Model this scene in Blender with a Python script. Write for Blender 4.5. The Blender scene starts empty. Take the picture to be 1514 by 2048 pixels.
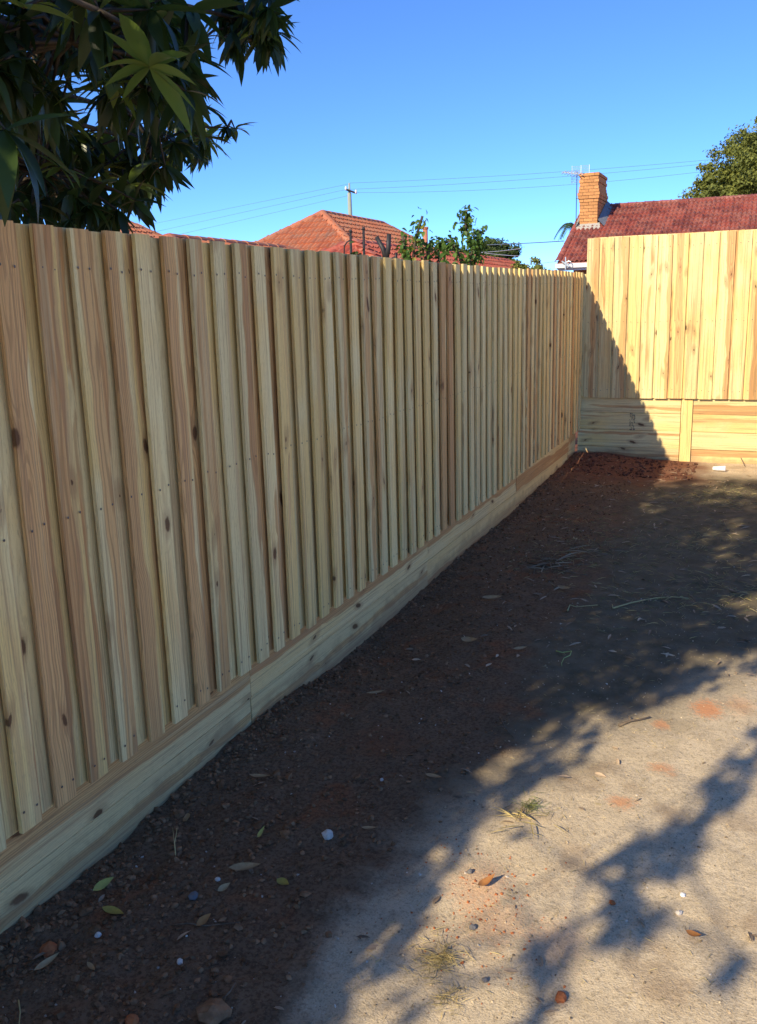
import bpy, bmesh, math, random
import numpy as np
from mathutils import Vector, Matrix, Euler, noise as mnoise

random.seed(7); rng = np.random.default_rng(11)
scene = bpy.context.scene
COL = scene.collection

# ------------------------------------------------------------------ camera
F, CX, CY = 1820.0, 757.0, 1024.0            # focal length and centre in photo pixels
CAM = Vector((0.0, 0.0, 1.70))
_a = Vector((1545-CX, 587-CY, F)); _b = Vector((-3571-CX, 729.2-CY, F))
_u = _a.cross(_b).normalized()
if _u.y > 0: _u = -_u
_y = _a.normalized(); _x = _y.cross(_u)
RW = Matrix((_x, _y, _u))                      # camera (right, down, forward) -> world
cd = bpy.data.cameras.new('camera'); cam = bpy.data.objects.new('camera', cd); COL.objects.link(cam)
cd.sensor_fit = 'VERTICAL'; cd.sensor_height = 24.0; cd.lens = 24.0*F/2048.0
cd.clip_start = 0.05; cd.clip_end = 2000
m = Matrix.Identity(4)
for i in range(3):
    m[i][0] = RW[i][0]; m[i][1] = -RW[i][1]; m[i][2] = -RW[i][2]; m[i][3] = CAM[i]
cam.matrix_world = m
scene.camera = cam

def ray(px, py): return RW @ Vector((px-CX, py-CY, F))
def at_y(px, py, y): d = ray(px, py); return CAM + d*(y/d.y)
def at_z(px, py, z=0.0): d = ray(px, py); return CAM + d*((z-CAM.z)/d.z)
def at_x(px, py, x): d = ray(px, py); return CAM + d*(x/d.x)
def proj(p):
    c = RW.transposed() @ (Vector(p)-CAM)
    if c.z < 0.05: return None
    return CX+F*c.x/c.z, CY+F*c.y/c.z

# ------------------------------------------------------------------ sky, sun, exposure
SUN = Vector((-0.31, -1.0, 0.635)).normalized()   # towards the sun
elev = math.asin(SUN.z); azim = math.atan2(SUN.x, SUN.y)
w = bpy.data.worlds.new('World'); scene.world = w; w.use_nodes = True
nt = w.node_tree; bg = nt.nodes['Background']
sky = nt.nodes.new('ShaderNodeTexSky'); sky.sky_type = 'NISHITA'; sky.sun_disc = False
sky.sun_elevation = elev; sky.sun_rotation = azim
sky.altitude = 5000; sky.air_density = 1.0; sky.dust_density = 2.0; sky.ozone_density = 10.0
nt.links.new(sky.outputs[0], bg.inputs[0]); bg.inputs[1].default_value = 0.086
sl = bpy.data.lights.new('sun', 'SUN'); sl.energy = 2.0; sl.angle = math.radians(0.5); sl.color = (1.0, 0.86, 0.62)
so = bpy.data.objects.new('sun', sl); COL.objects.link(so)
so.rotation_euler = SUN.to_track_quat('Z', 'Y').to_euler(); so.location = SUN*40
vs = scene.view_settings; vs.view_transform = 'Standard'; vs.look = 'None'; vs.gamma = 1; vs.exposure = 1.63
vs.use_curve_mapping = False

# ------------------------------------------------------------------ helpers
def tag(o, label=None, cat=None, group=None, kind=None):
    if label: o['label'] = label
    if cat: o['category'] = cat
    if group: o['group'] = group
    if kind: o['kind'] = kind
    return o
def link(o, parent=None):
    COL.objects.link(o)
    if parent is not None: o.parent = parent
    return o
def empty(name, loc=(0,0,0), rz=0):
    o = bpy.data.objects.new(name, None); o.location = loc; o.rotation_euler = (0,0,rz)
    o.empty_display_size = 0.1
    return link(o)
def mesh_np(name, V, Fs, mat=None, smooth=False):
    """V (n,3), Fs: list of arrays of equal-size faces"""
    me = bpy.data.meshes.new(name)
    V = np.asarray(V, dtype=np.float32).reshape(-1, 3)
    Fs = [np.asarray(f, dtype=np.int32) for f in (Fs if isinstance(Fs, list) else [Fs])]
    tot = np.concatenate([np.full(len(f), f.shape[1], np.int32) for f in Fs])
    lv = np.concatenate([f.ravel() for f in Fs])
    me.vertices.add(len(V)); me.vertices.foreach_set('co', V.ravel())
    me.loops.add(len(lv)); me.loops.foreach_set('vertex_index', lv)
    me.polygons.add(len(tot))
    st = np.zeros(len(tot), np.int32); st[1:] = np.cumsum(tot)[:-1]
    me.polygons.foreach_set('loop_start', st); me.polygons.foreach_set('loop_total', tot)
    me.polygons.foreach_set('use_smooth', np.full(len(tot), bool(smooth)))      # raw meshes are smooth by default
    me.update(calc_edges=True)
    if mat: me.materials.append(mat)
    return me
def obj(name, me, parent=None, loc=None, rot=None, scale=None):
    o = bpy.data.objects.new(name, me)
    if loc is not None: o.location = loc
    if rot is not None: o.rotation_euler = rot
    if scale is not None: o.scale = scale
    return link(o, parent)
class MB:
    def __init__(s): s.v = []; s.f3 = []; s.f4 = []; s.n = 0
    def add(s, V, f4=(), f3=()):
        V = np.asarray(V, float).reshape(-1, 3)
        s.v.append(V)
        if len(f4): s.f4.append(np.asarray(f4, int)+s.n)
        if len(f3): s.f3.append(np.asarray(f3, int)+s.n)
        s.n += len(V)
    def box(s, lo, hi, M=None):
        V = np.array([(x, y, z) for x in (lo[0], hi[0]) for y in (lo[1], hi[1]) for z in (lo[2], hi[2])], float)
        if M is not None: V = np.array([M @ Vector(p) for p in V])
        s.add(V, [(0,1,3,2),(4,6,7,5),(0,4,5,1),(2,3,7,6),(0,2,6,4),(1,5,7,3)])
    def tube(s, pts, rads, n=6, cap=True):
        pts = [Vector(p) for p in pts]
        V = []
        up = Vector((0.13, 0.21, 0.97))
        for i, p in enumerate(pts):
            t = (pts[min(i+1, len(pts)-1)] - pts[max(i-1, 0)])
            t = t.normalized() if t.length > 1e-9 else Vector((0,0,1))
            a = t.cross(up)
            if a.length < 0.05: a = t.cross(Vector((1,0,0)))
            a.normalize(); b = t.cross(a)
            for k in range(n):
                an = 2*math.pi*k/n
                V.append(p + (a*math.cos(an)+b*math.sin(an))*rads[i])
        f4 = []
        for i in range(len(pts)-1):
            for k in range(n):
                f4.append((i*n+k, i*n+(k+1) % n, (i+1)*n+(k+1) % n, (i+1)*n+k))
        f3 = []
        if cap:
            V.append(pts[0]); V.append(pts[-1]); c0 = len(V)-2; c1 = len(V)-1
            e = (len(pts)-1)*n
            for k in range(n):
                f3.append((c0, (k+1) % n, k)); f3.append((c1, e+k, e+(k+1) % n))
        s.add(np.array(V), f4, f3)
    def mesh(s, name, mat=None, smooth=False):
        Fs = []
        if s.f4: Fs.append(np.concatenate(s.f4))
        if s.f3: Fs.append(np.concatenate(s.f3))
        return mesh_np(name, np.concatenate(s.v), Fs, mat, smooth)
    def obj(s, name, mat, parent=None, smooth=False, **k):
        return obj(name, s.mesh(name, mat, smooth), parent, **k)

# ------------------------------------------------------------------ materials
class NT:
    """small node-building helper"""
    def __init__(s, name):
        s.m = bpy.data.materials.new(name); s.m.use_nodes = True
        s.t = s.m.node_tree; s.b = s.t.nodes['Principled BSDF']; s.b.inputs['Roughness'].default_value = 0.8
    def n(s, typ, **k):
        nd = s.t.nodes.new(typ)
        for a, v in k.items(): setattr(nd, a, v)
        return nd
    def l(s, a, b):
        if hasattr(a, 'default_value') or hasattr(a, 'is_linked'): s.t.links.new(a, b)
        else: b.default_value = a
    def math(s, op, a, b=0.0, c=None, clamp=False):
        nd = s.n('ShaderNodeMath', operation=op, use_clamp=clamp); s.l(a, nd.inputs[0]); s.l(b, nd.inputs[1])
        if c is not None: s.l(c, nd.inputs[2])
        return nd.outputs[0]
    def mix(s, fac, a, b, mode='MIX'):
        nd = s.n('ShaderNodeMix', data_type='RGBA', blend_type=mode, clamp_factor=True)
        s.l(fac, nd.inputs[0])
        for q, i in ((a, 6), (b, 7)):
            if isinstance(q, tuple): nd.inputs[i].default_value = (*q[:3], 1)
            else: s.l(q, nd.inputs[i])
        return nd.outputs[2]
    def comb(s, x, y, z):
        nd = s.n('ShaderNodeCombineXYZ')
        for i, q in enumerate((x, y, z)): s.l(q, nd.inputs[i])
        return nd.outputs[0]
    def noise(s, vec, scale=1.0, detail=2.0, rough=0.5, dist=0.0):
        nd = s.n('ShaderNodeTexNoise'); s.l(vec, nd.inputs['Vector']); nd.inputs['Scale'].default_value = scale
        nd.inputs['Detail'].default_value = detail; nd.inputs['Roughness'].default_value = rough; nd.inputs['Distortion'].default_value = dist
        return nd.outputs[0]
    def smooth(s, v, a, b, lo=0.0, hi=1.0):
        nd = s.n('ShaderNodeMapRange', interpolation_type='SMOOTHSTEP'); s.l(v, nd.inputs[0])
        for i, q in enumerate((a, b, lo, hi)): s.l(q, nd.inputs[i+1])
        return nd.outputs[0]
    def bump(s, h, strength=0.3, dist=0.01):
        nd = s.n('ShaderNodeBump'); nd.inputs['Strength'].default_value = strength; nd.inputs['Distance'].default_value = dist
        s.l(h, nd.inputs['Height']); s.l(nd.outputs[0], s.b.inputs['Normal'])
    def color(s, c): s.l(c, s.b.inputs['Base Color'])
    def coord(s, which='Object'): return s.n('ShaderNodeTexCoord').outputs[which]
    def attr(s, name):
        nd = s.n('ShaderNodeAttribute', attribute_type='OBJECT', attribute_name=name); return nd.outputs['Fac']
    def sep(s, v):
        nd = s.n('ShaderNodeSeparateXYZ'); s.l(v, nd.inputs[0]); return nd.outputs

def mat_wood(name, mud=False):
    t = NT(name)
    u, wd, v = t.sep(t.coord())                  # board: width = X, thickness = Y, length = Z
    sd = t.attr('seed'); ht = t.attr('heart')
    fr = lambda k: t.math('FRACT', t.math('MULTIPLY', sd, k))
    so_ = t.math('MULTIPLY', sd, 37.0)
    n1 = t.noise(t.comb(t.math('MULTIPLY', u, 2.5), so_, t.math('MULTIPLY', v, 1.5)), 1, 3, 0.55)
    n2 = t.noise(t.comb(t.math('ADD', so_, 9.3), t.math('MULTIPLY', u, 2.0), t.math('MULTIPLY', v, 0.9)), 1, 2)
    # knots
    vo = t.n('ShaderNodeTexVoronoi', voronoi_dimensions='2D', feature='F1')
    t.l(t.comb(t.math('ADD', t.math('MULTIPLY', u, 15.0), so_), t.math('ADD', t.math('MULTIPLY', v, 2.6), t.math('MULTIPLY', sd, 91.0)), 0.0), vo.inputs['Vector'])
    vo.inputs['Scale'].default_value = 1.0
    dpx = t.n('ShaderNodeVectorMath', operation='SUBTRACT')
    # distance in cells is anisotropic: rebuild in metres from the cell position
    t.l(vo.outputs['Position'], dpx.inputs[1])
    t.l(t.comb(t.math('ADD', t.math('MULTIPLY', u, 15.0), so_), t.math('ADD', t.math('MULTIPLY', v, 2.6), t.math('MULTIPLY', sd, 91.0)), 0.0), dpx.inputs[0])
    kc = t.sep(vo.outputs['Color'])
    kx, ky, _ = t.sep(dpx.outputs[0])
    kx = t.math('DIVIDE', kx, 15.0); ky = t.math('ADD', t.math('DIVIDE', ky, 2.6*1.9), t.math('MULTIPLY', kx, t.math('MULTIPLY', t.math('SUBTRACT', kc[2], 0.5), 1.6)))
    wob = t.math('MULTIPLY', t.math('SUBTRACT', t.noise(t.coord(), 60, 2), 0.5), 0.010)
    kd = t.math('ADD', t.math('SQRT', t.math('ADD', t.math('MULTIPLY', kx, kx), t.math('MULTIPLY', ky, ky))), wob)
    on = t.math('GREATER_THAN', kc[0], 0.76)
    krad = t.math('ADD', 0.003, t.math('MULTIPLY', t.math('MULTIPLY', kc[1], kc[1]), 0.017))
    knot = t.math('MULTIPLY', on, t.smooth(kd, krad, t.math('MULTIPLY', krad, 0.55)))
    halo = t.math('MULTIPLY', on, t.smooth(kd, 0.075, 0.0))
    # growth rings round a slightly tilted pith outside or inside the board
    uu = t.math('ADD', t.math('SUBTRACT', u, t.math('MULTIPLY', t.math('SUBTRACT', fr(7.13), 0.5), 0.13)), t.math('MULTIPLY', t.math('SUBTRACT', n1, 0.5), 0.11))
    uu = t.math('ADD', uu, t.math('MULTIPLY', v, t.math('MULTIPLY', t.math('SUBTRACT', fr(11.3), 0.5), 0.035)))
    ww = t.math('ADD', t.math('SUBTRACT', wd, t.math('ADD', 0.004, t.math('MULTIPLY', fr(3.7), 0.05))), t.math('MULTIPLY', t.math('SUBTRACT', n2, 0.5), 0.07))
    r = t.math('SQRT', t.math('ADD', t.math('MULTIPLY', uu, uu), t.math('MULTIPLY', ww, ww)))
    r = t.math('ADD', r, t.math('MULTIPLY', halo, 0.010))
    ring = t.math('SINE', t.math('MULTIPLY', r, 2*math.pi/0.0085))
    ring = t.smooth(ring, 0.1, 1.0)
    R0 = t.math('MULTIPLY', ht, 0.075)
    heart = t.smooth(r, t.math('ADD', R0, 0.004), t.math('SUBTRACT', R0, 0.004))
    streak = t.noise(t.comb(t.math('ADD', t.math('MULTIPLY', u, 120.0), so_), t.math('MULTIPLY', wd, 60.0), t.math('MULTIPLY', v, 1.6)), 1, 3, 0.6)
    fine = t.noise(t.comb(t.math('ADD', t.math('MULTIPLY', u, 420.0), so_), t.math('MULTIPLY', wd, 300.0), t.math('MULTIPLY', v, 35.0)), 1, 2, 0.6)
    blot = t.noise(t.comb(t.math('MULTIPLY', u, 5.0), t.math('ADD', so_, 3.0), t.math('MULTIPLY', v, 2.2)), 1, 2)
    sap = t.mix(t.smooth(t.math('ADD', blot, t.math('MULTIPLY', t.math('SUBTRACT', fr(5.7), 0.5), 0.5)), 0.35, 0.65), (0.83, 0.69, 0.33), (0.86, 0.63, 0.235))
    if mud: sap = t.mix(0.55, sap, (0.80, 0.58, 0.27))
    hrt = t.mix(t.smooth(t.math('ADD', streak, t.math('MULTIPLY', t.math('SUBTRACT', fr(9.1), 0.5), 0.5)), 0.3, 0.7), (0.76, 0.48, 0.19), (0.58, 0.31, 0.12))
    c = t.mix(heart, sap, hrt)
    c = t.mix(t.math('MULTIPLY', ring, t.math('ADD', 0.20, t.math('MULTIPLY', heart, 0.36))), c, (0.36, 0.20, 0.08))
    c = t.mix(t.math('MULTIPLY', t.smooth(streak, 0.53, 0.67), 0.62), c, (0.40, 0.25, 0.12))
    lowf = t.noise(t.comb(t.math('ADD', t.math('MULTIPLY', u, 38.0), so_), t.math('MULTIPLY', wd, 30.0), t.math('MULTIPLY', v, 0.7)), 1, 2, 0.5)
    c = t.mix(t.math('MULTIPLY', t.smooth(lowf, 0.50, 0.72), 0.45), c, (0.52, 0.30, 0.14))
    c = t.mix(t.math('MULTIPLY', t.smooth(lowf, 0.44, 0.28), 0.35), c, (0.87, 0.75, 0.40))
    c = t.mix(t.math('MULTIPLY', t.smooth(fine, 0.54, 0.74), 0.42), c, (0.32, 0.23, 0.12))
    c = t.mix(t.math('MULTIPLY', t.smooth(halo, 0.45, 1.0), 0.45), c, (0.32, 0.16, 0.07))
    c = t.mix(t.math('MULTIPLY', knot, 0.88), c, (0.10, 0.045, 0.02))
    val = t.math('ADD', 0.92, t.math('MULTIPLY', fr(13.7), 0.20))
    c = t.mix(1.0, c, t.comb(val, val, val), 'MULTIPLY')
    if mud:                                     # splashed soil along the lower edge of the plinth boards
        g = t.sep(t.n('ShaderNodeNewGeometry').outputs['Position'])
        nz = t.noise(t.n('ShaderNodeNewGeometry').outputs['Position'], 5, 5, 0.65)
        lim = t.math('ADD', -0.09, t.math('MULTIPLY', nz, 0.30))
        c = t.mix(t.math('MULTIPLY', t.smooth(t.math('SUBTRACT', lim, g[2]), -0.03, 0.06), 0.5), c, (0.30, 0.17, 0.09))
    t.color(c)
    t.b.inputs['Roughness'].default_value = 0.72; t.b.inputs['Specular IOR Level'].default_value = 0.25
    t.bump(t.math('ADD', t.math('MULTIPLY', fine, 0.7), t.math('SUBTRACT', t.math('MULTIPLY', streak, 0.6), t.math('MULTIPLY', knot, 0.3))), 0.35, 0.003)
    return t.m

def mat_simple(name, col, col2=None, scale=8.0, rough=0.8, metal=0.0, bump=0.0, spec=0.4, island=0.0, objrand=0.0, stretch=None):
    t = NT(name); co = t.coord()
    if stretch:
        x, y, z = t.sep(co); co = t.comb(t.math('MULTIPLY', x, stretch[0]), t.math('MULTIPLY', y, stretch[1]), t.math('MULTIPLY', z, stretch[2]))
    nz = t.noise(co, scale, 4, 0.6)
    c = t.mix(t.smooth(nz, 0.3, 0.7), col, col2 or col)
    if island > 0:
        rn = t.n('ShaderNodeNewGeometry').outputs['Random Per Island']
        vv = t.math('ADD', 1-island, t.math('MULTIPLY', rn, 2*island)); c = t.mix(1.0, c, t.comb(vv, vv, vv), 'MULTIPLY')
    if objrand > 0:
        rn = t.n('ShaderNodeObjectInfo').outputs['Random']
        vv = t.math('ADD', 1-objrand, t.math('MULTIPLY', rn, 2*objrand)); c = t.mix(1.0, c, t.comb(vv, vv, vv), 'MULTIPLY')
    t.color(c); t.b.inputs['Roughness'].default_value = rough; t.b.inputs['Metallic'].default_value = metal
    t.b.inputs['Specular IOR Level'].default_value = spec
    if bump > 0: t.bump(nz, bump, 0.01)
    return t.m

def mat_leaf(name, dark, light, rough=0.45, trans=0.25, spec=0.5):
    t = NT(name)
    gi = t.n('ShaderNodeNewGeometry'); oi = t.n('ShaderNodeObjectInfo')
    rn = t.math('FRACT', t.math('ADD', gi.outputs['Random Per Island'], oi.outputs['Random']))
    nz = t.noise(t.coord(), 3.0, 2)
    c = t.mix(t.math('ADD', t.math('MULTIPLY', t.math('POWER', rn, 2.0), 0.7), t.math('MULTIPLY', nz, 0.3)), dark, light)
    t.color(c); t.b.inputs['Roughness'].default_value = rough; t.b.inputs['Specular IOR Level'].default_value = spec
    tr = t.n('ShaderNodeBsdfTranslucent'); t.l(t.mix(0.5, c, light), tr.inputs[0])
    ms = t.n('ShaderNodeMixShader'); ms.inputs[0].default_value = trans
    t.l(t.b.outputs[0], ms.inputs[1]); t.l(tr.outputs[0], ms.inputs[2])
    t.l(ms.outputs[0], t.t.nodes['Material Output'].inputs[0])
    return t.m

def mat_tile(name, a, b, lichen):
    t = NT(name)
    rn = t.n('ShaderNodeObjectInfo').outputs['Random']; ri = t.n('ShaderNodeNewGeometry').outputs['Random Per Island']
    q = t.math('FRACT', t.math('ADD', rn, ri))
    co = t.n('ShaderNodeNewGeometry').outputs['Position']
    n1 = t.noise(co, 2.3, 4, 0.6); n2 = t.noise(co, 22, 3, 0.6)
    c = t.mix(t.smooth(t.math('ADD', t.math('MULTIPLY', q, 0.7), t.math('MULTIPLY', n1, 0.4)), 0.15, 0.9), a, b)
    c = t.mix(t.math('MULTIPLY', t.smooth(t.math('ADD', t.math('MULTIPLY', n2, 0.6), t.math('MULTIPLY', n1, 0.5)), 0.48, 0.70), 0.75), c, lichen)
    t.color(c); t.b.inputs['Roughness'].default_value = 0.75
    t.bump(n2, 0.3, 0.01)
    return t.m

M = {}
M['wood'] = mat_wood('treated_pine')
M['plinth'] = mat_wood('treated_pine_plinth', mud=True)
M['nail'] = mat_simple('nail_steel', (0.10, 0.095, 0.09), (0.16, 0.14, 0.12), 40, 0.5, 0.6)
M['tile_red'] = mat_tile('tile_red', (0.36, 0.085, 0.058), (0.19, 0.044, 0.036), (0.44, 0.20, 0.145))
M['tile_orange'] = mat_tile('tile_orange', (0.52, 0.17, 0.075), (0.42, 0.125, 0.06), (0.33, 0.22, 0.15))
M['tile_coral'] = mat_tile('tile_coral', (0.50, 0.11, 0.065), (0.40, 0.08, 0.05), (0.44, 0.20, 0.13))
M['brick'] = mat_simple('yellow_brick', (0.62, 0.31, 0.115), (0.48, 0.215, 0.085), 30, 0.85, 0, 0.3, 0.2, objrand=0.14)
M['mortar'] = mat_simple('mortar', (0.22, 0.15, 0.09), (0.17, 0.11, 0.07), 30, 0.95)
M['pale_mortar'] = mat_simple('pale_mortar', (0.46, 0.43, 0.37), (0.36, 0.33, 0.28), 20, 0.95, 0, 0.3)
M['lead'] = mat_simple('lead_flashing', (0.20, 0.21, 0.22), (0.27, 0.28, 0.29), 12, 0.5, 0.3)
M['white'] = mat_simple('white_paint', (0.74, 0.74, 0.71), (0.68, 0.68, 0.65), 5, 0.5)
M['render'] = mat_simple('wall_render', (0.55, 0.50, 0.42), (0.48, 0.43, 0.36), 3, 0.9)
M['brickwall'] = mat_simple('wall_brick', (0.42, 0.22, 0.12), (0.34, 0.17, 0.09), 6, 0.9)
M['glass'] = mat_simple('window_glass', (0.03, 0.04, 0.05), None, 5, 0.08, 0, 0, 0.6)
M['alu'] = mat_simple('aluminium', (0.72, 0.78, 0.80), (0.6, 0.66, 0.7), 30, 0.35, 0.4)
M['darkmetal'] = mat_simple('dark_metal', (0.03, 0.032, 0.034), (0.06, 0.05, 0.045), 30, 0.55, 0.3)
M['pole'] = mat_simple('pole_wood', (0.38, 0.42, 0.34), (0.28, 0.31, 0.25), 6, 0.9, stretch=(8, 8, 0.6))
M['wire'] = mat_simple('wire', (0.13, 0.18, 0.24), None, 5, 0.6)
M['ceramic'] = mat_simple('insulator', (0.7, 0.72, 0.72), None, 5, 0.25)
M['bark'] = mat_simple('bark', (0.11, 0.085, 0.06), (0.055, 0.042, 0.03), 18, 0.9, 0, 0.6, 0.2, stretch=(1, 1, 0.3))
M['twig'] = mat_simple('dry_twig', (0.24, 0.18, 0.12), (0.13, 0.095, 0.065), 40, 0.9, 0, 0.3, 0.2)
M['terracotta'] = mat_simple('terracotta_pipe', (0.50, 0.20, 0.11), (0.42, 0.16, 0.09), 10, 0.8)
M['leaf'] = mat_leaf('tree_leaf', (0.012, 0.026, 0.009), (0.060, 0.105, 0.020), 0.36, 0.38)
M['leaf_young'] = mat_leaf('young_leaf', (0.085, 0.15, 0.026), (0.19, 0.25, 0.04), 0.40, 0.40)
M['leaf_far'] = mat_leaf('far_leaf', (0.10, 0.125, 0.028), (0.29, 0.30, 0.06), 0.6, 0.25, 0.25)
M['leaf_mid'] = mat_leaf('mid_leaf', (0.045, 0.075, 0.022), (0.13, 0.17, 0.045), 0.6, 0.25, 0.3)
M['leaf_vine'] = mat_leaf('vine_leaf', (0.055, 0.13, 0.022), (0.16, 0.26, 0.045), 0.5, 0.35, 0.4)
M['leaf_yellow'] = mat_leaf('yellow_leaf', (0.20, 0.20, 0.03), (0.35, 0.30, 0.05), 0.5, 0.35, 0.4)
M['palm'] = mat_leaf('palm_leaf', (0.04, 0.085, 0.03), (0.10, 0.15, 0.06), 0.5, 0.3, 0.4)
M['clod'] = mat_simple('soil_clod', (0.30, 0.165, 0.085), (0.17, 0.092, 0.048), 30, 0.95, 0, 0.6, 0.05, island=0.4)
M['pebble'] = mat_simple('pale_pebble', (0.62, 0.54, 0.43), (0.44, 0.37, 0.29), 30, 0.85, 0, 0.2, 0.3, island=0.35)
M['stone'] = mat_simple('white_stone', (0.74, 0.66, 0.56), (0.55, 0.48, 0.40), 35, 0.85, 0, 0.5, 0.3)
M['greystone'] = mat_simple('grey_stone', (0.20, 0.19, 0.185), (0.13, 0.12, 0.12), 35, 0.85, 0, 0.4, 0.3)
M['orange_clay'] = mat_simple('orange_clay', (0.50, 0.17, 0.06), (0.36, 0.11, 0.045), 40, 0.9, 0, 0.5, 0.2)
M['dry_tan'] = mat_simple('dry_leaf_tan', (0.48, 0.32, 0.16), (0.32, 0.19, 0.09), 30, 0.75, 0, 0.2, 0.3)
M['dry_orange'] = mat_simple('dry_leaf_orange', (0.46, 0.20, 0.06), (0.30, 0.12, 0.04), 30, 0.7, 0, 0.2, 0.3)
M['dry_yellow'] = mat_simple('dry_leaf_yellow', (0.50, 0.38, 0.08), (0.34, 0.27, 0.07), 30, 0.7, 0, 0.2, 0.3)
M['litter'] = mat_simple('leaf_litter', (0.46, 0.34, 0.22), (0.28, 0.19, 0.12), 9, 0.85, 0, 0, 0.2, island=0.5)
M['straw'] = mat_simple('dry_grass', (0.60, 0.47, 0.20), (0.44, 0.36, 0.17), 9, 0.8, 0, 0, 0.3, island=0.35)
M['grass'] = mat_simple('green_grass', (0.17, 0.20, 0.06), (0.26, 0.26, 0.10), 9, 0.8, 0, 0, 0.3, island=0.4)
M['string'] = mat_simple('green_string', (0.35, 0.46, 0.16), None, 9, 0.7)
M['plastic'] = mat_simple('white_plastic', (0.80, 0.80, 0.80), None, 9, 0.4)
M['ink'] = mat_simple('stamp_ink', (0.05, 0.05, 0.06), (0.12, 0.11, 0.09), 60, 0.9)

# ------------------------------------------------------------------ ground
FX = -1.85          # front face of the side fence
BY = 10.01          # front face of the back fence
def fbm(x, y, s, o=3):
    return mnoise.fractal(Vector((x*s, y*s, 3.7)), 0.9, 2.1, o)
GP = [(1.6, -.012), (2.1, -.03), (2.6, -.01), (3.1, .01), (3.9, -.06), (5.5, -.03), (8.5, -.01), (10, .04)]
def edge_z(y): return float(np.interp(y, [a for a, b in GP], [b for a, b in GP]))
def ground_z(x, y):
    if not (-6 < x < 6 and -6 < y < 14): return -0.02
    near = math.exp(-((x-FX)/0.42)**2) if x > FX-0.6 else 0.3
    soil = 1.0/(1+math.exp((x+1.02+0.25*fbm(x, y, 0.9, 2))/0.12))
    z = near*(edge_z(y)+0.005) - 0.012
    z += 0.020*fbm(x, y, 0.8, 2)
    z += (0.007+0.016*soil)*fbm(x, y, 7.0, 3)*0.6
    z += 0.05*math.exp(-((x+1.5)/0.5)**2-((y-9.8)/0.35)**2)
    fade = min(1, max(0, (6-abs(x))/2))*min(1, max(0, (14-y)/3))*min(1, max(0, (y+6)/3))
    return z*fade - 0.02*(1-fade)
def axis(lo, hi, step, far):
    a = list(np.arange(lo, hi+1e-6, step)); k = step
    while a[-1] < far: k *= 1.6; a.append(a[-1]+k)
    k = step
    while a[0] > -far: k *= 1.6; a.insert(0, a[0]-k)
    return a
gx = axis(-1.95, 0.9, 0.022, 600); gy = axis(1.0, 10.2, 0.026, 700)
V = [(x, y, ground_z(x, y)) for y in gy for x in gx]
nx, ny = len(gx), len(gy)
ii = np.arange(nx-1); jj = np.arange(ny-1); I, J = np.meshgrid(ii, jj); b0 = (J*nx+I).ravel()
Fg = np.stack([b0, b0+1, b0+nx+1, b0+nx], 1)

t = NT('ground_soil')
P = t.n('ShaderNodeNewGeometry').outputs['Position']; px_, py_, pz_ = t.sep(P)
nA = t.noise(P, 1.3, 4, 0.6); nB = t.noise(P, 9, 4, 0.65); nC = t.noise(P, 70, 4, 0.7); nD = t.noise(P, 190, 2, 0.7); nE = t.noise(P, 3.2, 3, 0.6); nF = t.noise(P, 26, 3, 0.6, 0.6)
dry = t.mix(t.smooth(nB, 0.35, 0.68), (0.70, 0.56, 0.37), (0.58, 0.46, 0.30))
dry = t.mix(t.math('MULTIPLY', t.smooth(nC, 0.48, 0.68), 0.6), dry, (0.30, 0.235, 0.155))
dry = t.mix(t.math('MULTIPLY', t.smooth(nD, 0.56, 0.70), 0.65), dry, (0.72, 0.63, 0.48))
dry = t.mix(t.math('MULTIPLY', t.smooth(nD, 0.44, 0.30), 0.65), dry, (0.22, 0.165, 0.105))
dry = t.mix(t.math('MULTIPLY', t.smooth(nE, 0.52, 0.7), 0.4), dry, (0.30, 0.19, 0.11))
dark = t.mix(t.smooth(nB, 0.35, 0.65), (0.18, 0.115, 0.068), (0.23, 0.14, 0.08))
dark = t.mix(t.math('MULTIPLY', t.smooth(nE, 0.56, 0.68), 0.6), dark, (0.32, 0.115, 0.045))
dark = t.mix(t.math('MULTIPLY', t.smooth(nD, 0.66, 0.8), 0.35), dark, (0.26, 0.19, 0.14))
dark = t.mix(t.math('MULTIPLY', t.smooth(nC, 0.42, 0.62), 0.7), dark, (0.085, 0.048, 0.026))
dark = t.mix(t.math('MULTIPLY', t.smooth(nD, 0.58, 0.70), 0.5), dark, (0.32, 0.20, 0.11))
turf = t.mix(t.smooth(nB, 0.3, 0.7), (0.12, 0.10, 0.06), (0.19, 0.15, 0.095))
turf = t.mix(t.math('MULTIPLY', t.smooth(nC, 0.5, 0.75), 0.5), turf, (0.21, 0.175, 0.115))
# dug soil and worn turf, both widened to the shadow line to paint its shade darker; dry ground elsewhere
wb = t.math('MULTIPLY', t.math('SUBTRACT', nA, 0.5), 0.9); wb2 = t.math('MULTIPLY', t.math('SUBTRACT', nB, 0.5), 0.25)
dug = t.smooth(t.math('ADD', t.math('ADD', px_, wb), wb2), -0.80, -1.06)  # dug soil tone carried out to the fence shadow's edge to darken it
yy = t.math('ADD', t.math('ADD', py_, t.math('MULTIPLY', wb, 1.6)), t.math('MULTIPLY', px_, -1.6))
tf = t.math('MULTIPLY', t.smooth(yy, 3.75, 4.75), t.smooth(t.math('ADD', py_, wb), 9.7, 8.9))  # turf tone slanted along the tree shadow's edge, shade deepened in the colour
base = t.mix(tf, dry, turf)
base = t.mix(dug, base, dark)
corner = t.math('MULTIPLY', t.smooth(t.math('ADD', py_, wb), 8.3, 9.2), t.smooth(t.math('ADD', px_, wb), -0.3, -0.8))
base = t.mix(corner, base, t.mix(nB, (0.16, 0.068, 0.04), (0.22, 0.095, 0.055)))
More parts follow.
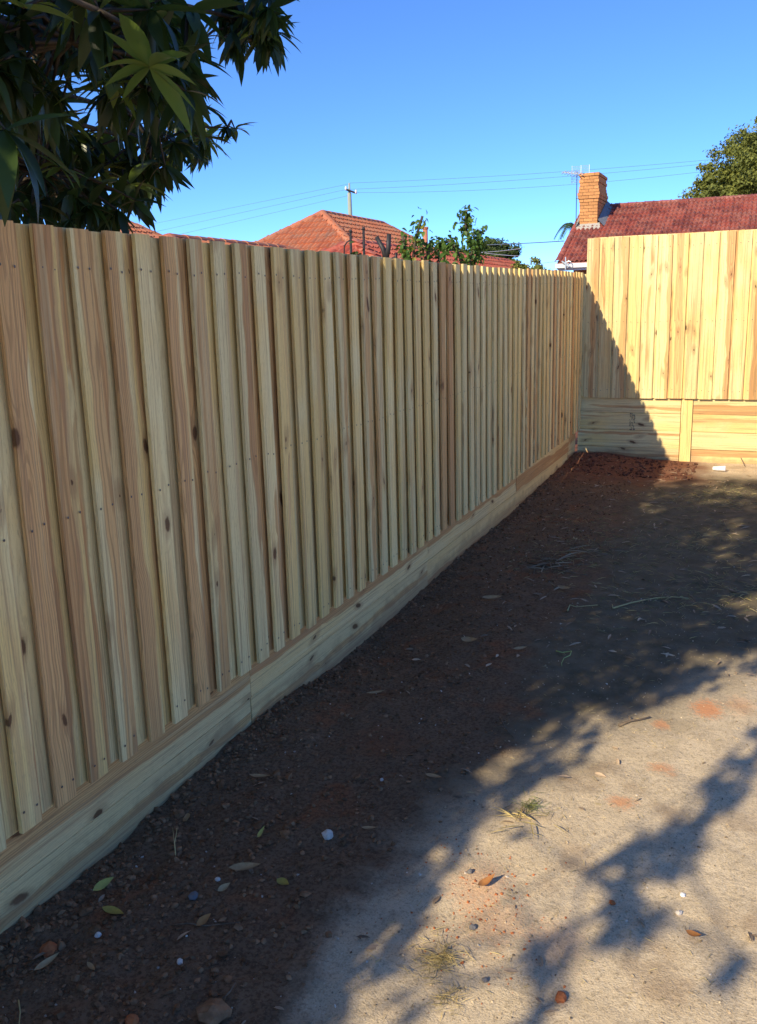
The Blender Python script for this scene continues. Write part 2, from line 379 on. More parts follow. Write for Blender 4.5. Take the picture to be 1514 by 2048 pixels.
wob = t.math('MULTIPLY', t.math('SUBTRACT', nB, 0.5), 1.3)
wob = t.math('ADD', wob, t.math('MULTIPLY', t.math('SUBTRACT', nC, 0.5), 2.2))
for (qx, qy, rx, ry, k) in [(1415, 1416, .075, .10, .95), (1322, 1447, .04, .05, .7), (1322, 1532, .055, .05, .7), (1243, 1603, .055, .05, .75), (1480, 1410, .07, .11, .35), (960, 1760, .10, .13, .35), (985, 1830, .12, .12, .3), (760, 1475, .14, .16, .5), (1345, 1545, .02, .03, .5), (1110, 1875, .10, .12, .25)]:
    g = at_z(qx, qy)
    ex = t.math('DIVIDE', t.math('SUBTRACT', px_, g.x), rx); ey = t.math('DIVIDE', t.math('SUBTRACT', py_, g.y), ry)
    d = t.math('SQRT', t.math('ADD', t.math('MULTIPLY', ex, ex), t.math('MULTIPLY', ey, ey)))
    base = t.mix(t.math('MULTIPLY', t.smooth(t.math('ADD', d, wob), 1.2, 0.2), k*0.85), base, (0.66, 0.27, 0.11) if qx > 900 else (0.24, 0.08, 0.03))
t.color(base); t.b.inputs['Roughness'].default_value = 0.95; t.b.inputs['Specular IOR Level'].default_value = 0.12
t.bump(t.math('ADD', t.math('MULTIPLY', nC, 0.45), t.math('ADD', t.math('MULTIPLY', nD, 0.55), t.math('ADD', t.math('MULTIPLY', nB, 1.1), t.math('MULTIPLY', nF, 0.8)))), 0.42, 0.014)
M['ground'] = t.m
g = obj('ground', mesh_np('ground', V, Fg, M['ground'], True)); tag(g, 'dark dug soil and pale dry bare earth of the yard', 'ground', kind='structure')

# ------------------------------------------------------------------ fences
def board_mesh(name, wdt, thk, ln, mat, bev=0.0008, warp=0.0, nseg=1, notch=0):
    """board with softened long edges; X width, Y thickness, Z length, origin at centre"""
    hw, ht_, b = wdt/2, thk/2, bev
    prof = [(-hw+b, -ht_), (hw-b, -ht_), (hw, -ht_+b), (hw, ht_-b), (hw-b, ht_), (-hw+b, ht_), (-hw, ht_-b), (-hw, -ht_+b)]
    Vv = []
    for k in range(nseg+1):
        q = k/nseg; z = (q-0.5)*ln
        dx = warp*math.sin(q*math.pi*1.3+notch); dy = 0.5*warp*math.sin(q*math.pi+notch*2)
        Vv += [(x+dx, y+dy, z) for x, y in prof]
    f4 = [(k*8+i, k*8+(i+1) % 8, (k+1)*8+(i+1) % 8, (k+1)*8+i) for k in range(nseg) for i in range(8)]
    e = nseg*8
    f8 = [tuple(range(7, -1, -1)), tuple(range(e, e+8))]
    return mesh_np(name, Vv, [np.array(f4), np.array(f8)], mat)

PER = 0.1465; PW = 0.078; PT = 0.015; LG = 0.014
palr = [board_mesh('paling', 0.1435+dw*.3, PT, 1.665, M['wood'], warp=.0008, nseg=4, notch=i) for i, dw in enumerate((0, .002, -.002))]
pal = [board_mesh('paling', PW+dw, PT, 1.665, M['wood'], warp=wp, nseg=6, notch=i*1.7) for i, (dw, wp) in enumerate([(0, .0015), (.002, .003), (-.003, .002), (.001, .004), (-.001, .0025)])]

def put_board(name, me, parent, loc, rot, seed, heart):
    o = obj(name, me, parent, loc, rot); o['seed'] = float(seed); o['heart'] = float(heart); return o

R90 = math.pi/2
RLONG = Matrix(((0,1,0),(0,0,1),(1,0,0))).to_euler()     # board lying along Y, width upright
RLX = Matrix(((0,0,1),(0,-1,0),(1,0,0))).to_euler()       # board lying along X, width upright
fenceL = empty('paling_fence', (FX-0.03, 2.0, 0)); fL = Vector((FX-0.03, 2.0, 0))
tag(fenceL, 'long shaded paling fence of lapped pine boards along the dug soil', 'fence')
nails = MB()
def nail(mb, p, nrm, r=0.0042):
    a = Vector((0, 0, 1)); b = nrm.cross(a)
    Vv = [p + nrm*0.0012] + [p + nrm*0.0004 + (a*math.cos(k*math.pi/3)+b*math.sin(k*math.pi/3))*r for k in range(6)]
    mb.add(np.array(Vv), f3=[(0, 1+k, 1+(k+1) % 6) for k in range(6)])
PZ0, PZ1 = 0.272, 1.937
hearts = [0.85, 0.75, 0.95, 0.8, 0.3, 0.7, 0.8, 0.55, 0.6, 0.5]
y0 = at_x(63, 448, FX).y; k = -58
while True:
    yc = y0 + k*PER + 0.044
    if yc > BY-0.03: break
    rise = 0.030*max(0, min(1, (yc-6.6)/2.4))
    zc = (PZ0+PZ1)/2 + rise + random.uniform(-.004, .004)
    h = hearts[(k+1) % 10] if -2 <= k < 9 else random.choice([0.0, .15, .3, .45, .55, .7, .8, .9])*random.uniform(.8, 1.1)
    lean = random.uniform(-.004, .004)
    front = put_board('paling', random.choice(pal), fenceL, Vector((FX-PT/2+random.uniform(-.001, .0012), yc+random.uniform(-.003, .003), zc))-fL, (lean, 0, R90+random.uniform(-.012, .012)), random.random(), h)
    if random.random() < 0.5: front.rotation_euler.z += math.pi
    put_board('paling', random.choice(palr), fenceL, Vector((FX-1.5*PT-LG+random.uniform(-.001, .001), yc+PER/2+random.uniform(-.0005, .0005), (PZ0+PZ1)/2+rise+random.uniform(-.005, .003)))-fL, (0, 0, R90), random.random(), random.uniform(0, .8))
    if yc > 1.2:
        for zz in (PZ1-0.115, 1.12, 0.33):
            for sgn in (-1, 1):
                p = Vector((FX+0.0015, yc+sgn*0.024+random.uniform(-.004, .004), zz+rise+random.uniform(-.008, .008)))
                nail(nails, p-fL, Vector((1, 0, 0)))
    k += 1
o = nails.obj('nails', M['nail'], fenceL); o['kind'] = 'stuff'
# rails, posts and plinth boards
joints = [-7.6, -5.4, -3.2, -1.0, 0.86, 3.03, 5.2, 7.4, 9.6, 9.985]
XB = FX-2*PT-LG-0.0025
for a, b in zip(joints[:-1], joints[1:]):
    L = b-a
    rail = board_mesh('rail', 0.075, 0.038, L-0.004, M['wood'])
    for zz in (0.50, 1.12, 1.80):
        put_board('rail', rail, fenceL, Vector((XB-0.021, (a+b)/2, zz))-fL, RLONG, random.random(), random.uniform(0, .7))
    for (z0, z1, dx) in ((0.117, 0.292, 0.0), (-0.112, 0.110, -0.006)):
        pm = board_mesh('plinth_board', z1-z0, 0.045, L-random.uniform(.003, .006), M['plinth'], bev=0.0015)
        put_board('plinth_board', pm, fenceL, Vector((XB-0.0235+dx+random.uniform(-.002, .002), (a+b)/2, (z0+z1)/2+random.uniform(-.003, .003)))-fL, RLONG, random.uniform(.30, .42), random.uniform(.7, .85) if dx == 0 else random.uniform(.1, .3))
    pm = board_mesh('post', 0.10, 0.075, 2.3, M['wood'], bev=0.003)
    put_board('post', pm, fenceL, Vector((XB-0.092, min(a, 9.9), 0.75))-fL, (0, 0, R90), random.random(), .2)

fenceB = empty('paling_fence', (-0.7, BY+0.03, 0)); fB = Vector((-0.7, BY+0.03, 0))
tag(fenceB, 'taller sunlit paling fence standing on stacked timber sleepers across the back', 'fence')
nails = MB()
x0 = -1.822; k = 0
palb = [board_mesh('paling', 0.128+dw, PT, 1.66, M['wood'], warp=wp, nseg=6, notch=i*1.3) for i, (dw, wp) in enumerate([(0, .0015), (.003, .003), (-.003, .002)])]
while x0 + k*0.1475 < 3.4:
    xc = x0 + k*0.1475 + 0.064
    zc = (0.653+2.314)/2
    h = random.choice([0, 0, .1, .2, .35, .5, .6])*random.uniform(.8, 1.1)
    if k in (9, 10, 11, 12): h = (.65, .45, .7, .5)[k-9]
    put_board('paling', random.choice(palb), fenceB, Vector((xc+random.uniform(-.003, .003), BY+PT/2+random.uniform(-.001, .001), zc+random.uniform(-.003, .003)))-fB, (0, random.uniform(-.003, .003), math.pi*random.choice((0, 1))), random.random(), h)
    put_board('paling', random.choice(palr), fenceB, Vector((xc+0.0737+random.uniform(-.003, .003), BY+1.5*PT+.003, zc+0.004+random.uniform(-.002, .002)))-fB, (0, random.uniform(-.002, .002), 0), random.random(), random.uniform(0, .5))
    for zz in (2.2, 1.45, 0.74):
        for sgn in (-1, 1):
            nail(nails, Vector((xc+sgn*0.035, BY-0.0015, zz+random.uniform(-.01, .01)))-fB, Vector((0, -1, 0)))
    k += 1
put_board('corner_board', board_mesh('corner_board', 0.046, PT, 1.29, M['wood']), fenceB, Vector((-1.848, BY+PT/2+.004, 1.308))-fB, (0, 0, 0), .41, .1)
o = nails.obj('nails', M['nail'], fenceB); o['kind'] = 'stuff'
YB = BY+2*PT+0.008
posts = [-0.752, 1.45, 3.5]
bays = [(-1.89, -0.812), (-0.692, 1.39), (1.51, 3.44)]
for zz in (0.8, 1.5, 2.15):
    rm = board_mesh('rail', 0.075, 0.038, 5.2, M['wood'])
    put_board('rail', rm, fenceB, Vector((0.78, YB+0.021, zz))-fB, RLX, random.random(), .2)
for bi, (a, b) in enumerate(bays):
    for r in range(4):
        zt = 0.676-r*0.186-(0.004 if bi else 0)
        sm = board_mesh('sleeper', 0.184, 0.05, b-a-0.006, M['plinth'] if r == 3 else M['wood'], bev=0.0035, warp=0.002, nseg=5, notch=r)
        put_board('sleeper', sm, fenceB, Vector(((a+b)/2, YB+0.027+random.uniform(-.003, .003), zt-0.092))-fB, RLX, random.random(), [.25, .1, .2, .3][r] if bi == 0 else [.75, .25, .1, .55][r])
for xx in posts:
    pm = board_mesh('post', 0.112, 0.075, 1.1, M['wood'], bev=0.003)
    put_board('post', pm, fenceB, Vector((xx, YB+0.0375-0.006, 0.11))-fB, (0, 0, 0), .37+xx, 0.0)
    pm2 = board_mesh('rear_post', 0.1, 0.075, 2.6, M['wood'], bev=0.003)
    put_board('rear_post', pm2, fenceB, Vector((xx, YB+0.12, 0.95))-fB, (0, 0, 0), random.random(), 0.1)
# smudged grading stamp on the second sleeper (illegible marks)
mb = MB(); sp = at_y(1265, 845, YB); random.seed(5)
for row in range(12):
    zz = sp.z+0.09-row*0.0155
    for c in range(3):
        if random.random() < .8:
            x = sp.x-0.03+c*0.02+random.uniform(-.004, .004)
            mb.box((x, YB-0.0068, zz), (x+random.uniform(.006, .016), YB-0.0056, zz+random.uniform(.005, .011)))
mb.v = [v-np.array(fB) for v in mb.v]
mb.obj('grading_stamp', M['ink'], fenceB)
random.seed(21)

# ------------------------------------------------------------------ tiled roofs
def tile_mesh(name, mat, tw, gl):
    us = [0, .12, .25, .42, .58, .75, .88, 1.0]; hs = [.060, .042, .002, .040, .040, .002, .042, .058]
    Vv = []; n = len(us)
    for v, dz in ((0, .045), (1.12, 0.0)):
        for u, h in zip(us, hs): Vv.append(((u-.5)*tw, v*gl, h+dz))
    for u, h in zip(us, hs): Vv.append(((u-.5)*tw, 0.004, h-.004))
    f = [(i, i+1, n+i+1, n+i) for i in range(n-1)] + [(2*n+i, 2*n+i+1, i+1, i) for i in range(n-1)]
    return mesh_np(name, Vv, np.array(f), mat)
def inside(poly, x, y):
    c = False; n = len(poly)
    for i in range(n):
        x1, y1 = poly[i]; x2, y2 = poly[i-1]
        if (y1 > y) != (y2 > y) and x < (x2-x1)*(y-y1)/(y2-y1)+x1: c = not c
    return c
def tile_face(A, B, poly, down, tm, parent, base, single=None, tw=.30, gl=.33, joined=None):
    """A->B eave direction; poly in (s along, d upslope) metres; 'single(world)' decides if a tile is its own object"""
    A = Vector(A); ex = (Vector(B)-A).normalized(); ez0 = Vector(down)      # upslope unit vector
    nrm = ex.cross(ez0).normalized()
    Mx = Matrix((ex, ez0, nrm)).transposed()
    smax = max(p[0] for p in poly); smin = min(p[0] for p in poly); dmax = max(p[1] for p in poly)
    r = 0; v = 0.0
    tv = np.array([vv.co for vv in tm.vertices]); tf_ = np.array([list(p.vertices) for p in tm.polygons])
    while v < dmax-0.02:
        s = smin + tw/2 + (tw/2 if r % 2 else 0)*0
        while s < smax:
            if inside(poly, s, v+gl*0.5):
                p = A + ex*s + ez0*v + nrm*0.012
                rm = Mx.to_4x4() @ Matrix.Rotation(random.uniform(-.012, .012), 4, 'Z')
                if single is None or single(p):
                    o = obj('roof_tile', tm, parent, p-base, rm.to_euler())
                else:
                    R3 = np.array(rm.to_3x3()); joined.add(tv @ R3.T + np.array(p-base), tf_)
            s += tw
        v += gl; r += 1
def ridge_caps(a, b, mat, parent, base, step=0.42, r=0.13):
    a = Vector(a); b = Vector(b); n = max(1, int(round((b-a).length/step))); d = (b-a)/n
    ang = [math.pi*k/6 for k in range(7)]
    Vv = []; L = d.length
    for q, rr in ((0, r*1.08), (1.06, r*0.95)):
        Vv += [(q*L, -math.cos(x)*rr, math.sin(x)*rr*0.8) for x in ang]
    Vv += [(0, -math.cos(x)*r*.85, math.sin(x)*r*.62) for x in ang]
    f = [(i, i+1, 8+i, 7+i) for i in range(6)]+[(14+i, 15+i, i+1, i) for i in range(6)]
    me = mesh_np('ridge_cap', Vv, np.array(f), mat)
    rot = d.to_track_quat('X', 'Z').to_euler()
    for i in range(n): obj('ridge_cap', me, parent, a+d*i-base, (rot.x+random.uniform(-.03, .03), rot.y, rot.z))

# --- red roofed house behind the back fence
YR, ZR, TP = 28.5, 4.30, 0.45; XV = -5.25
cs = 1/math.sqrt(1+TP*TP); up_f = Vector((0, cs, TP*cs)); EY = 24.8; EZ = ZR-TP*(YR-EY)
houseR = empty('brick_house', (2, YR, 0)); hb = Vector((2, YR, 0))
tag(houseR, 'house with dark red tiled roof and yellow brick chimney behind the back fence', 'house')
XE = 9.0
mb = MB(); mb.box((XV+.3, EY+.45, -.05), (XE-.3, 2*YR-EY-.45, EZ-.06)); mb.v = [v-np.array(hb) for v in mb.v]; mb.obj('wall', M['brickwall'], houseR)
mb = MB()   # gable triangle wall
mb.add([(XV+.3, EY+.45, EZ-.06), (XV+.3, 2*YR-EY-.45, EZ-.06), (XV+.3, YR, ZR-.16), (XV+.42, EY+.45, EZ-.06), (XV+.42, 2*YR-EY-.45, EZ-.06), (XV+.42, YR, ZR-.16)], [(0,1,4,3),(1,2,5,4),(2,0,3,5)], [(0,2,1),(3,4,5)])
mb.v = [v-np.array(hb) for v in mb.v]; mb.obj('gable_wall', M['brickwall'], houseR)
mb = MB()
mb.add([(XV, EY, EZ), (XE, EY, EZ), (XE, YR, ZR), (XV, YR, ZR), (XE, 2*YR-EY, EZ), (XV, 2*YR-EY, EZ), (XV, EY, EZ-.05), (XE, EY, EZ-.05), (XE, YR, ZR-.1), (XV, YR, ZR-.1), (XE, 2*YR-EY, EZ-.05), (XV, 2*YR-EY, EZ-.05)],
       [(0,1,2,3),(3,2,4,5),(6,9,8,7),(9,11,10,8),(0,3,9,6),(3,5,11,9),(0,6,7,1),(5,4,10,11),(1,7,8,2),(2,8,10,4)])
mb.v = [v-np.array(hb) for v in mb.v]; roofR = mb.obj('roof', M['tile_red'], houseR)
tmR = tile_mesh('roof_tile', M['tile_red'], .24, .26)
slen = (YR-EY)/cs
CX0, CX1, CY0, CY1 = -5.16, -4.65, 27.0, 28.35      # chimney plan
jn = MB()
poly = [(0, 0), (XE-XV, 0), (XE-XV, slen), (0, slen)]
def in_ch(p): return CX0-.1 < p.x < CX1+.05 and CY0-.2 < p.y < CY1+.2
tile_face((XV, EY, EZ), (XE, EY, EZ), poly, up_f, tmR, roofR, hb, single=lambda p: p.x < 0.1 and not in_ch(p) and p.y > 25.7, joined=jn, tw=.24, gl=.26)
o = jn.obj('roof_tiles', M['tile_red'], roofR); o['kind'] = 'stuff'
ridge_caps((XV, YR, ZR-.01), (XE, YR, ZR-.01), M['tile_red'], roofR, hb)
ridge_caps((XV-.02, EY, EZ+.03), (XV-.02, YR, ZR+.03), M['tile_red'], roofR, hb, .40, .085)
mb = MB(); mb.box((XV-.02, EY-.02, EZ-.20), (XE, EY+.01, EZ-.06))        # fascia
mb.box((XV-.05, EY-.13, EZ-.135), (XE, EY-.025, EZ-.125)); mb.box((XV-.05, EY-.135, EZ-.13), (XE, EY-.125, EZ-.02)); mb.box((XV-.06, EY-.135, EZ-.135), (XV-.048, EY-.02, EZ-.02))
mb.v = [v-np.array(hb) for v in mb.v]; gut = mb.obj('gutter', M['white'], houseR)
# barge board on the gable end
mb = MB(); a = np.array([(XV-.05, EY, EZ-.16), (XV-.05, YR, ZR-.16), (XV-.05, YR, ZR-.01), (XV-.05, EY, EZ-.01)]); b2 = a+np.array([.03, 0, 0])
mb.add(np.concatenate([a, b2])-np.array(hb), [(0,3,2,1),(4,5,6,7),(0,1,5,4),(2,3,7,6),(1,2,6,5),(0,4,7,3)]); mb.obj('barge_board', M['tile_red'], houseR)
# service bracket with a cable on the gutter corner
bp = at_y(1131, 528, 24.6); mb = MB()
mb.tube([bp-hb+Vector((0, 0, -.14)), bp-hb+Vector((0, 0, .18))], [.016]*2, 6); mb.tube([bp-hb+Vector((-.10, 0, .07)), bp-hb+Vector((.12, 0, -.07))], [.022]*2, 6)
for k in range(9):
    a0 = k*math.pi/4; a1 = (k+1)*math.pi/4
    mb.tube([bp-hb+Vector((.09+.07*math.cos(a0), -.02, .0+.07*math.sin(a0))), bp-hb+Vector((.09+.07*math.cos(a1), -.02, .07*math.sin(a1)))], [.012]*2, 5)
mb.obj('service_bracket', M['alu'], houseR)
# chimney
chim = empty('chimney', (0, 0, 0)); chim.parent = houseR; chim.location = Vector((CX0, CY0, 3.4))-hb; cb = Vector((CX0, CY0, 3.4))
NCRS = 19; CH = 0.0865; ZT = CAM.z+0.1265*CY0
offs = [.030, .004, .024, .004, .018, .036, .058, .044, .018]+[0]*20
bm_full = {}
def brick_me(lx, ly, h):
    key = (round(lx, 3), round(ly, 3))
    if key not in bm_full:
        mb_ = MB(); q = .004
        mb_.box((-lx/2, -ly/2, -h/2), (lx/2, ly/2, h/2)); bm_full[key] = mb_.mesh('brick', M['brick'])
    return bm_full[key]
mb = MB()
for c in range(NCRS):
    z1 = ZT-c*CH; z0 = z1-CH; f_ = offs[c]
    xa, xb, ya, yb = CX0-f_, CX1+f_, CY0-f_, CY1+f_
    mb.box((xa+.012, ya+.012, z0), (xb-.012, yb-.012, z1-.004)); jt = .010; h = CH-jt
    # front and back rows run the full width, side rows butt between them
    for yy_, sgn in ((ya, 1), (yb, -1)):
        cuts = [xa, xa+(xb-xa)*.5, xb] if c % 2 else [xa, xa+(xb-xa)*.25, xa+(xb-xa)*.75, xb]
        for p, q in zip(cuts[:-1], cuts[1:]):
            obj('brick', brick_me(q-p-jt, .11, h), chim, Vector(((p+q)/2+random.uniform(-.001, .001), yy_+sgn*.055+random.uniform(-.002, .002), z0+CH/2))-cb)
    n = 5
    for xx_, sgn in ((xa, 1), (xb, -1)):
        st = (yb-ya-.23)/n; of = 0
        for k in range(n):
            p = ya+.115+k*st
            obj('brick', brick_me(.11, st-jt, h), chim, Vector((xx_+sgn*.055+random.uniform(-.002, .002), p+st/2, z0+CH/2))-cb)
mb.v = [v-np.array(cb) for v in mb.v]; mb.obj('mortar_core', M['mortar'], chim)
zf = lambda y: ZR-TP*(YR-y)
mb = MB()   # pale mortar fillet at the front, lead apron at the side
mb.add([(CX0-.10, CY0-.20, zf(CY0-.2)+.05), (CX1+.12, CY0-.20, zf(CY0-.2)+.05), (CX1+.06, CY0+.02, zf(CY0)+.15), (CX0-.05, CY0+.02, zf(CY0)+.15), (CX0-.10, CY0-.20, zf(CY0-.2)-.05), (CX1+.12, CY0-.20, zf(CY0-.2)-.05)], [(0,1,2,3),(4,5,1,0)], [])
mb.add([(CX0-.16, CY0-.15, zf(CY0-.1)-.02), (CX0+.0, CY0-.12, zf(CY0)+.16), (CX0+.0, CY0+.5, zf(CY0+.5)+.30), (CX0-.16, CY0+.5, zf(CY0+.5)+.03)], [(0,1,2,3)])
mb.v = [v-np.array(cb) for v in mb.v]; mb.obj('mortar_fillet', M['pale_mortar'], chim)
mb = MB()
mb.add([(CX1+.016, CY0-.02, zf(CY0)+.22), (CX1+.016, CY1+.1, zf(CY1)+.25), (CX1+.22, CY1+.1, zf(CY1)+.075), (CX1+.22, CY0-.12, zf(CY0-.12)+.085)], [(0,3,2,1)])
mb.v = [v-np.array(cb) for v in mb.v]; mb.obj('flashing', M['lead'], chim)
mb = MB(); mb.tube([(CX0+.28, CY0+.35, ZT-.02), (CX0+.28, CY0+.35, ZT+.0)], [.1, .1], 10)
# --- TV antenna beside the chimney
ab = Vector((CX0-.075, CY0-.05, 3.55)); ant = empty('tv_antenna', ab)
tag(ant, 'small white television antenna on a thin mast beside the brick chimney', 'antenna')
def L(x, y, z): return Vector((x, y, z))
mtop = ZT-ab.z
mb = MB(); mb.tube([L(0, 0, 0), L(0, 0, mtop+.05)], [.011, .011], 6); mb.obj('mast', M['darkmetal'], ant)
mb = MB(); mb.tube([L(.05, 0, .25), L(-.012, -.01, .25)], [.008]*2, 5); mb.tube([L(.05, 0, .9), L(-.012, -.01, .9)], [.008]*2, 5); mb.obj('wall_bracket', M['darkmetal'], ant)
mb = MB(); mb.tube([L(.10, .1, mtop-.02), L(-.34, -.25, mtop+.03)], [.016]*2, 6); mb.obj('boom', M['alu'], ant)
for i in range(6):
    q = i/5; c = L(.06-.38*q, .07-.30*q, mtop-.015+.04*q); r = .15-.07*q
    mb = MB()
    for s in (-1, 1):
        mb.tube([c, c+L(.03, -.05, s*r*.35)+L(r*.6, -r*.5, 0)], [.012, .010], 5); mb.tube([c, c+L(-.03, .05, s*r*.35)-L(r*.6, -r*.5, 0)], [.012, .010], 5)
    mb.obj('element', M['alu'], ant)
for s in (1, -1):
    mb = MB(); c = L(.09, .09, mtop-.02)
    for j in range(5):
        z = s*(.05+.04*j); mb.tube([c+L(-.26, -.02, z), c+L(.24-.0*j, .04, z+.02)], [.005]*2, 4)
    for x in (-.25, 0.0, .23): mb.tube([c+L(x, 0, s*.02), c+L(x, .01, s*.24)], [.009]*2, 4)
    mb.obj('reflector_grid', M['alu'], ant)

# --- orange hip roofed house beyond the side fence
def hip_house(name, label, RX, ya, yb, ZRg, pt, drop, tmat, wmat, single, far_hip=True):
    hb_ = Vector((RX, ya, 0)); root = empty(name, hb_); tag(root, label, 'house')
    run = drop/pt; c = 1/math.sqrt(1+pt*pt); ze = ZRg-drop
    P0 = (RX-run, ya-run, ze); P1 = (RX+run, ya-run, ze); P2 = (RX+run, yb+run, ze); P3 = (RX-run, yb+run, ze); A_ = (RX, ya, ZRg); B_ = (RX, yb, ZRg)
    mb_ = MB(); mb_.box((RX-run+.4, ya-run+.4, -.05), (RX+run-.4, yb+run-.4, ze-.02)); mb_.v = [v-np.array(hb_) for v in mb_.v]; wl = mb_.obj('wall', wmat, root)
    mb_ = MB(); mb_.add(np.array([P0, P1, P2, P3, A_, B_])-np.array(hb_), [(1,2,5,4),(3,0,4,5),(3,2,1,0)], [(0,1,4),(2,3,5)]); rf = mb_.obj('roof', tmat, root)
    tm_ = tile_mesh('roof_tile', tmat, .30, .33); sl_ = run/c; jn_ = MB()
    tile_face(P0, P1, [(0, 0), (2*run, 0), (run, sl_)], Vector((0, c, pt*c)), tm_, rf, hb_, single, joined=jn_)
    Ln = yb-ya+2*run
    tile_face(P1, P2, [(0, 0), (Ln, 0), (Ln-run, sl_), (run, sl_)], Vector((-c, 0, pt*c)), tm_, rf, hb_, single, joined=jn_)
    if jn_.n:
        o_ = jn_.obj('roof_tiles', tmat, rf); o_['kind'] = 'stuff'
    up_ = Vector((0, 0, -.005))
    ridge_caps(Vector(A_)+up_, Vector(B_)+up_, tmat, rf, hb_); ridge_caps(Vector(A_)+up_, Vector(P0)+up_, tmat, rf, hb_); ridge_caps(Vector(A_)+up_, Vector(P1)+up_, tmat, rf, hb_); ridge_caps(Vector(B_)+up_, Vector(P2)+up_, tmat, rf, hb_)
    mb_ = MB()
    mb_.box((P0[0]-.1, P0[1]-.1, ze-.14), (P1[0]+.1, P0[1]-.003, ze-.01)); mb_.box((P1[0]+.003, P1[1]+.003, ze-.14), (P1[0]+.1, P2[1], ze-.01)); mb_.v = [v-np.array(hb_) for v in mb_.v]
    mb_.obj('gutter', M['white'], root)
    for yw in (ya+1.0, yb-1.0):
        mb_ = MB(); mb_.box((RX+run-.41, yw-.6, .9), (RX+run-.37, yw+.6, 2.0)); mb_.v = [v-np.array(hb_) for v in mb_.v]; wn = mb_.obj('window', M['white'], root)
        mb_ = MB(); mb_.box((RX+run-.375, yw-.53, .97), (RX+run-.362, yw+.53, 1.93)); mb_.v = [v-np.array(hb_) for v in mb_.v]; mb_.obj('pane', M['glass'], wn)
    return root, rf, hb_
# tiles that show above the fence line are objects of their own
def above_fence(p):
    q = proj(p)
    return q is not None and 0 < q[0] < 1514 and q[1] < 455+0.088*q[0]
def near_band(p):
    q = proj(p)
    return q is not None and 500 < q[0] < 1060 and q[1] < 450+0.088*q[0]
hA, rA, bA = hip_house('tiled_house', 'neighbouring house with weathered orange hip roof below the power pole', -13.35, 27.3, 32.2, 4.58, 0.62, 1.95, M['tile_orange'], M['render'], above_fence)
hC, rC, bC = hip_house('tiled_house', 'lower coral red tiled house roof in front of the orange hip roof', -9.0, 20.0, 33.5, 3.10, 0.50, 0.75, M['tile_coral'], M['render'], lambda p: near_band(p) and p.y < 26)
hD, rD, bD = hip_house('tiled_garage', 'low tiled garage roof whose edge just shows over the fence beside the leafy tree', -10.0, 14.2, 18.4, 2.94, 0.36, 0.5, M['tile_orange'], M['render'], lambda p: False)
hE, rE, bE = hip_house('tiled_house', 'distant orange tiled roof tip beside the lower edge of the leafy tree', -20.4, 26.0, 26.7, 4.62, 0.60, 1.9, M['tile_orange'], M['render'], above_fence)
# terracotta vent pipe on the lower roof
vp = at_y(851, 488, 27.0); vb = Vector((vp.x, 27.0, 2.3))
mb = MB(); mb.tube([(0, 0, 0), (0, 0, at_y(851, 456, 27).z-vb.z)], [.075, .075], 12); vpipe = mb.obj('vent_pipe', M['terracotta'], None, True, loc=vb)
mb = MB(); hh = at_y(851, 456, 27).z-vb.z; mb.tube([(0, 0, hh-.05), (0, 0, hh-.03), (0, 0, hh+.03)], [.075, .095, .095], 12); mb.obj('pipe_collar', M['terracotta'], vpipe, True)
tag(vpipe, 'upright terracotta vent pipe behind the climbing plant', 'pipe')

# ------------------------------------------------------------------ power pole and wires
PY = 55.0; ptop = at_y(698, 366, PY); pb = Vector((ptop.x, PY, -0.05))
pole = empty('utility_pole', pb); tag(pole, 'grey timber power pole with one crossarm rising behind the orange hip roof', 'utility pole')
hp = ptop.z-pb.z
mb = MB(); mb.tube([(0, 0, 0), (.03, 0, hp*.5), (0, 0, hp-.62), (0, 0, hp-.55), (.01, 0, hp)], [.17, .15, .13, .075, .06], 10); mb.obj('shaft', M['pole'], pole, True)
arm_l = at_y(692, 379, PY-.2)-pb; arm_r = at_y(712, 386, PY-.2)-pb
mb = MB(); mb.tube([arm_l, arm_r], [.06, .06], 4); mb.obj('crossarm', M['darkmetal'], pole)
for p, r in ((arm_l, .085), (arm_r, .075)):
    mb = MB(); mb.tube([p+Vector((0, 0, -.05)), p+Vector((0, 0, .03)), p+Vector((0, 0, .12)), p+Vector((0, 0, .20))], [r*.7, r, r*.9, r*.4], 8); mb.obj('insulator', M['ceramic'], pole, True)
P2b = at_y(-260, 560, 75.0); P3b = at_y(1990, 262, 58.0)
for nm, pt_, lab in (('utility_pole', P2b, 'distant power pole hidden beyond the left edge behind the leafy tree'), ('utility_pole', P3b, 'power pole beyond the right edge behind the large round tree')):
    q = empty(nm, (pt_.x, pt_.y, -.05)); tag(q, lab, 'utility pole')
    h3 = pt_.z+.4
    mb = MB(); mb.tube([(0, 0, 0), (0, 0, h3)], [.16, .11], 10); mb.obj('shaft', M['pole'], q, True)
    mb = MB(); mb.tube([(-.5, 0, h3-.5), (.5, 0, h3-.5)], [.06, .06], 4); mb.obj('crossarm', M['darkmetal'], q)
def wire(name, label, pts, rad, mat, n=24, group=None):
    """parabola through three points"""
    a, b, c = [Vector(p) for p in pts]; out = []
    t1 = (b-a).length/((b-a).length+(c-b).length)
    for i in range(n+1):
        q = i/n
        l0 = (q-t1)*(q-1)/(t1); l1 = q*(q-1)/(t1*(t1-1)); l2 = q*(q-t1)/(1-t1)
        out.append(a*l0+b*l1+c*l2)
    mb_ = MB(); o0 = out[0]; mb_.tube([p-o0 for p in out], [rad]*(n+1), 4)
    o_ = mb_.obj(name, mat, None, True, loc=o0); tag(o_, label, 'wire', group); return o_
WR = [((700, 366), (1130, 343), (1412, 317), 'topmost'), ((692, 379), (1130, 353), (1405, 325), 'middle'), ((712, 385), (1130, 370), (1395, 338), 'lowest')]
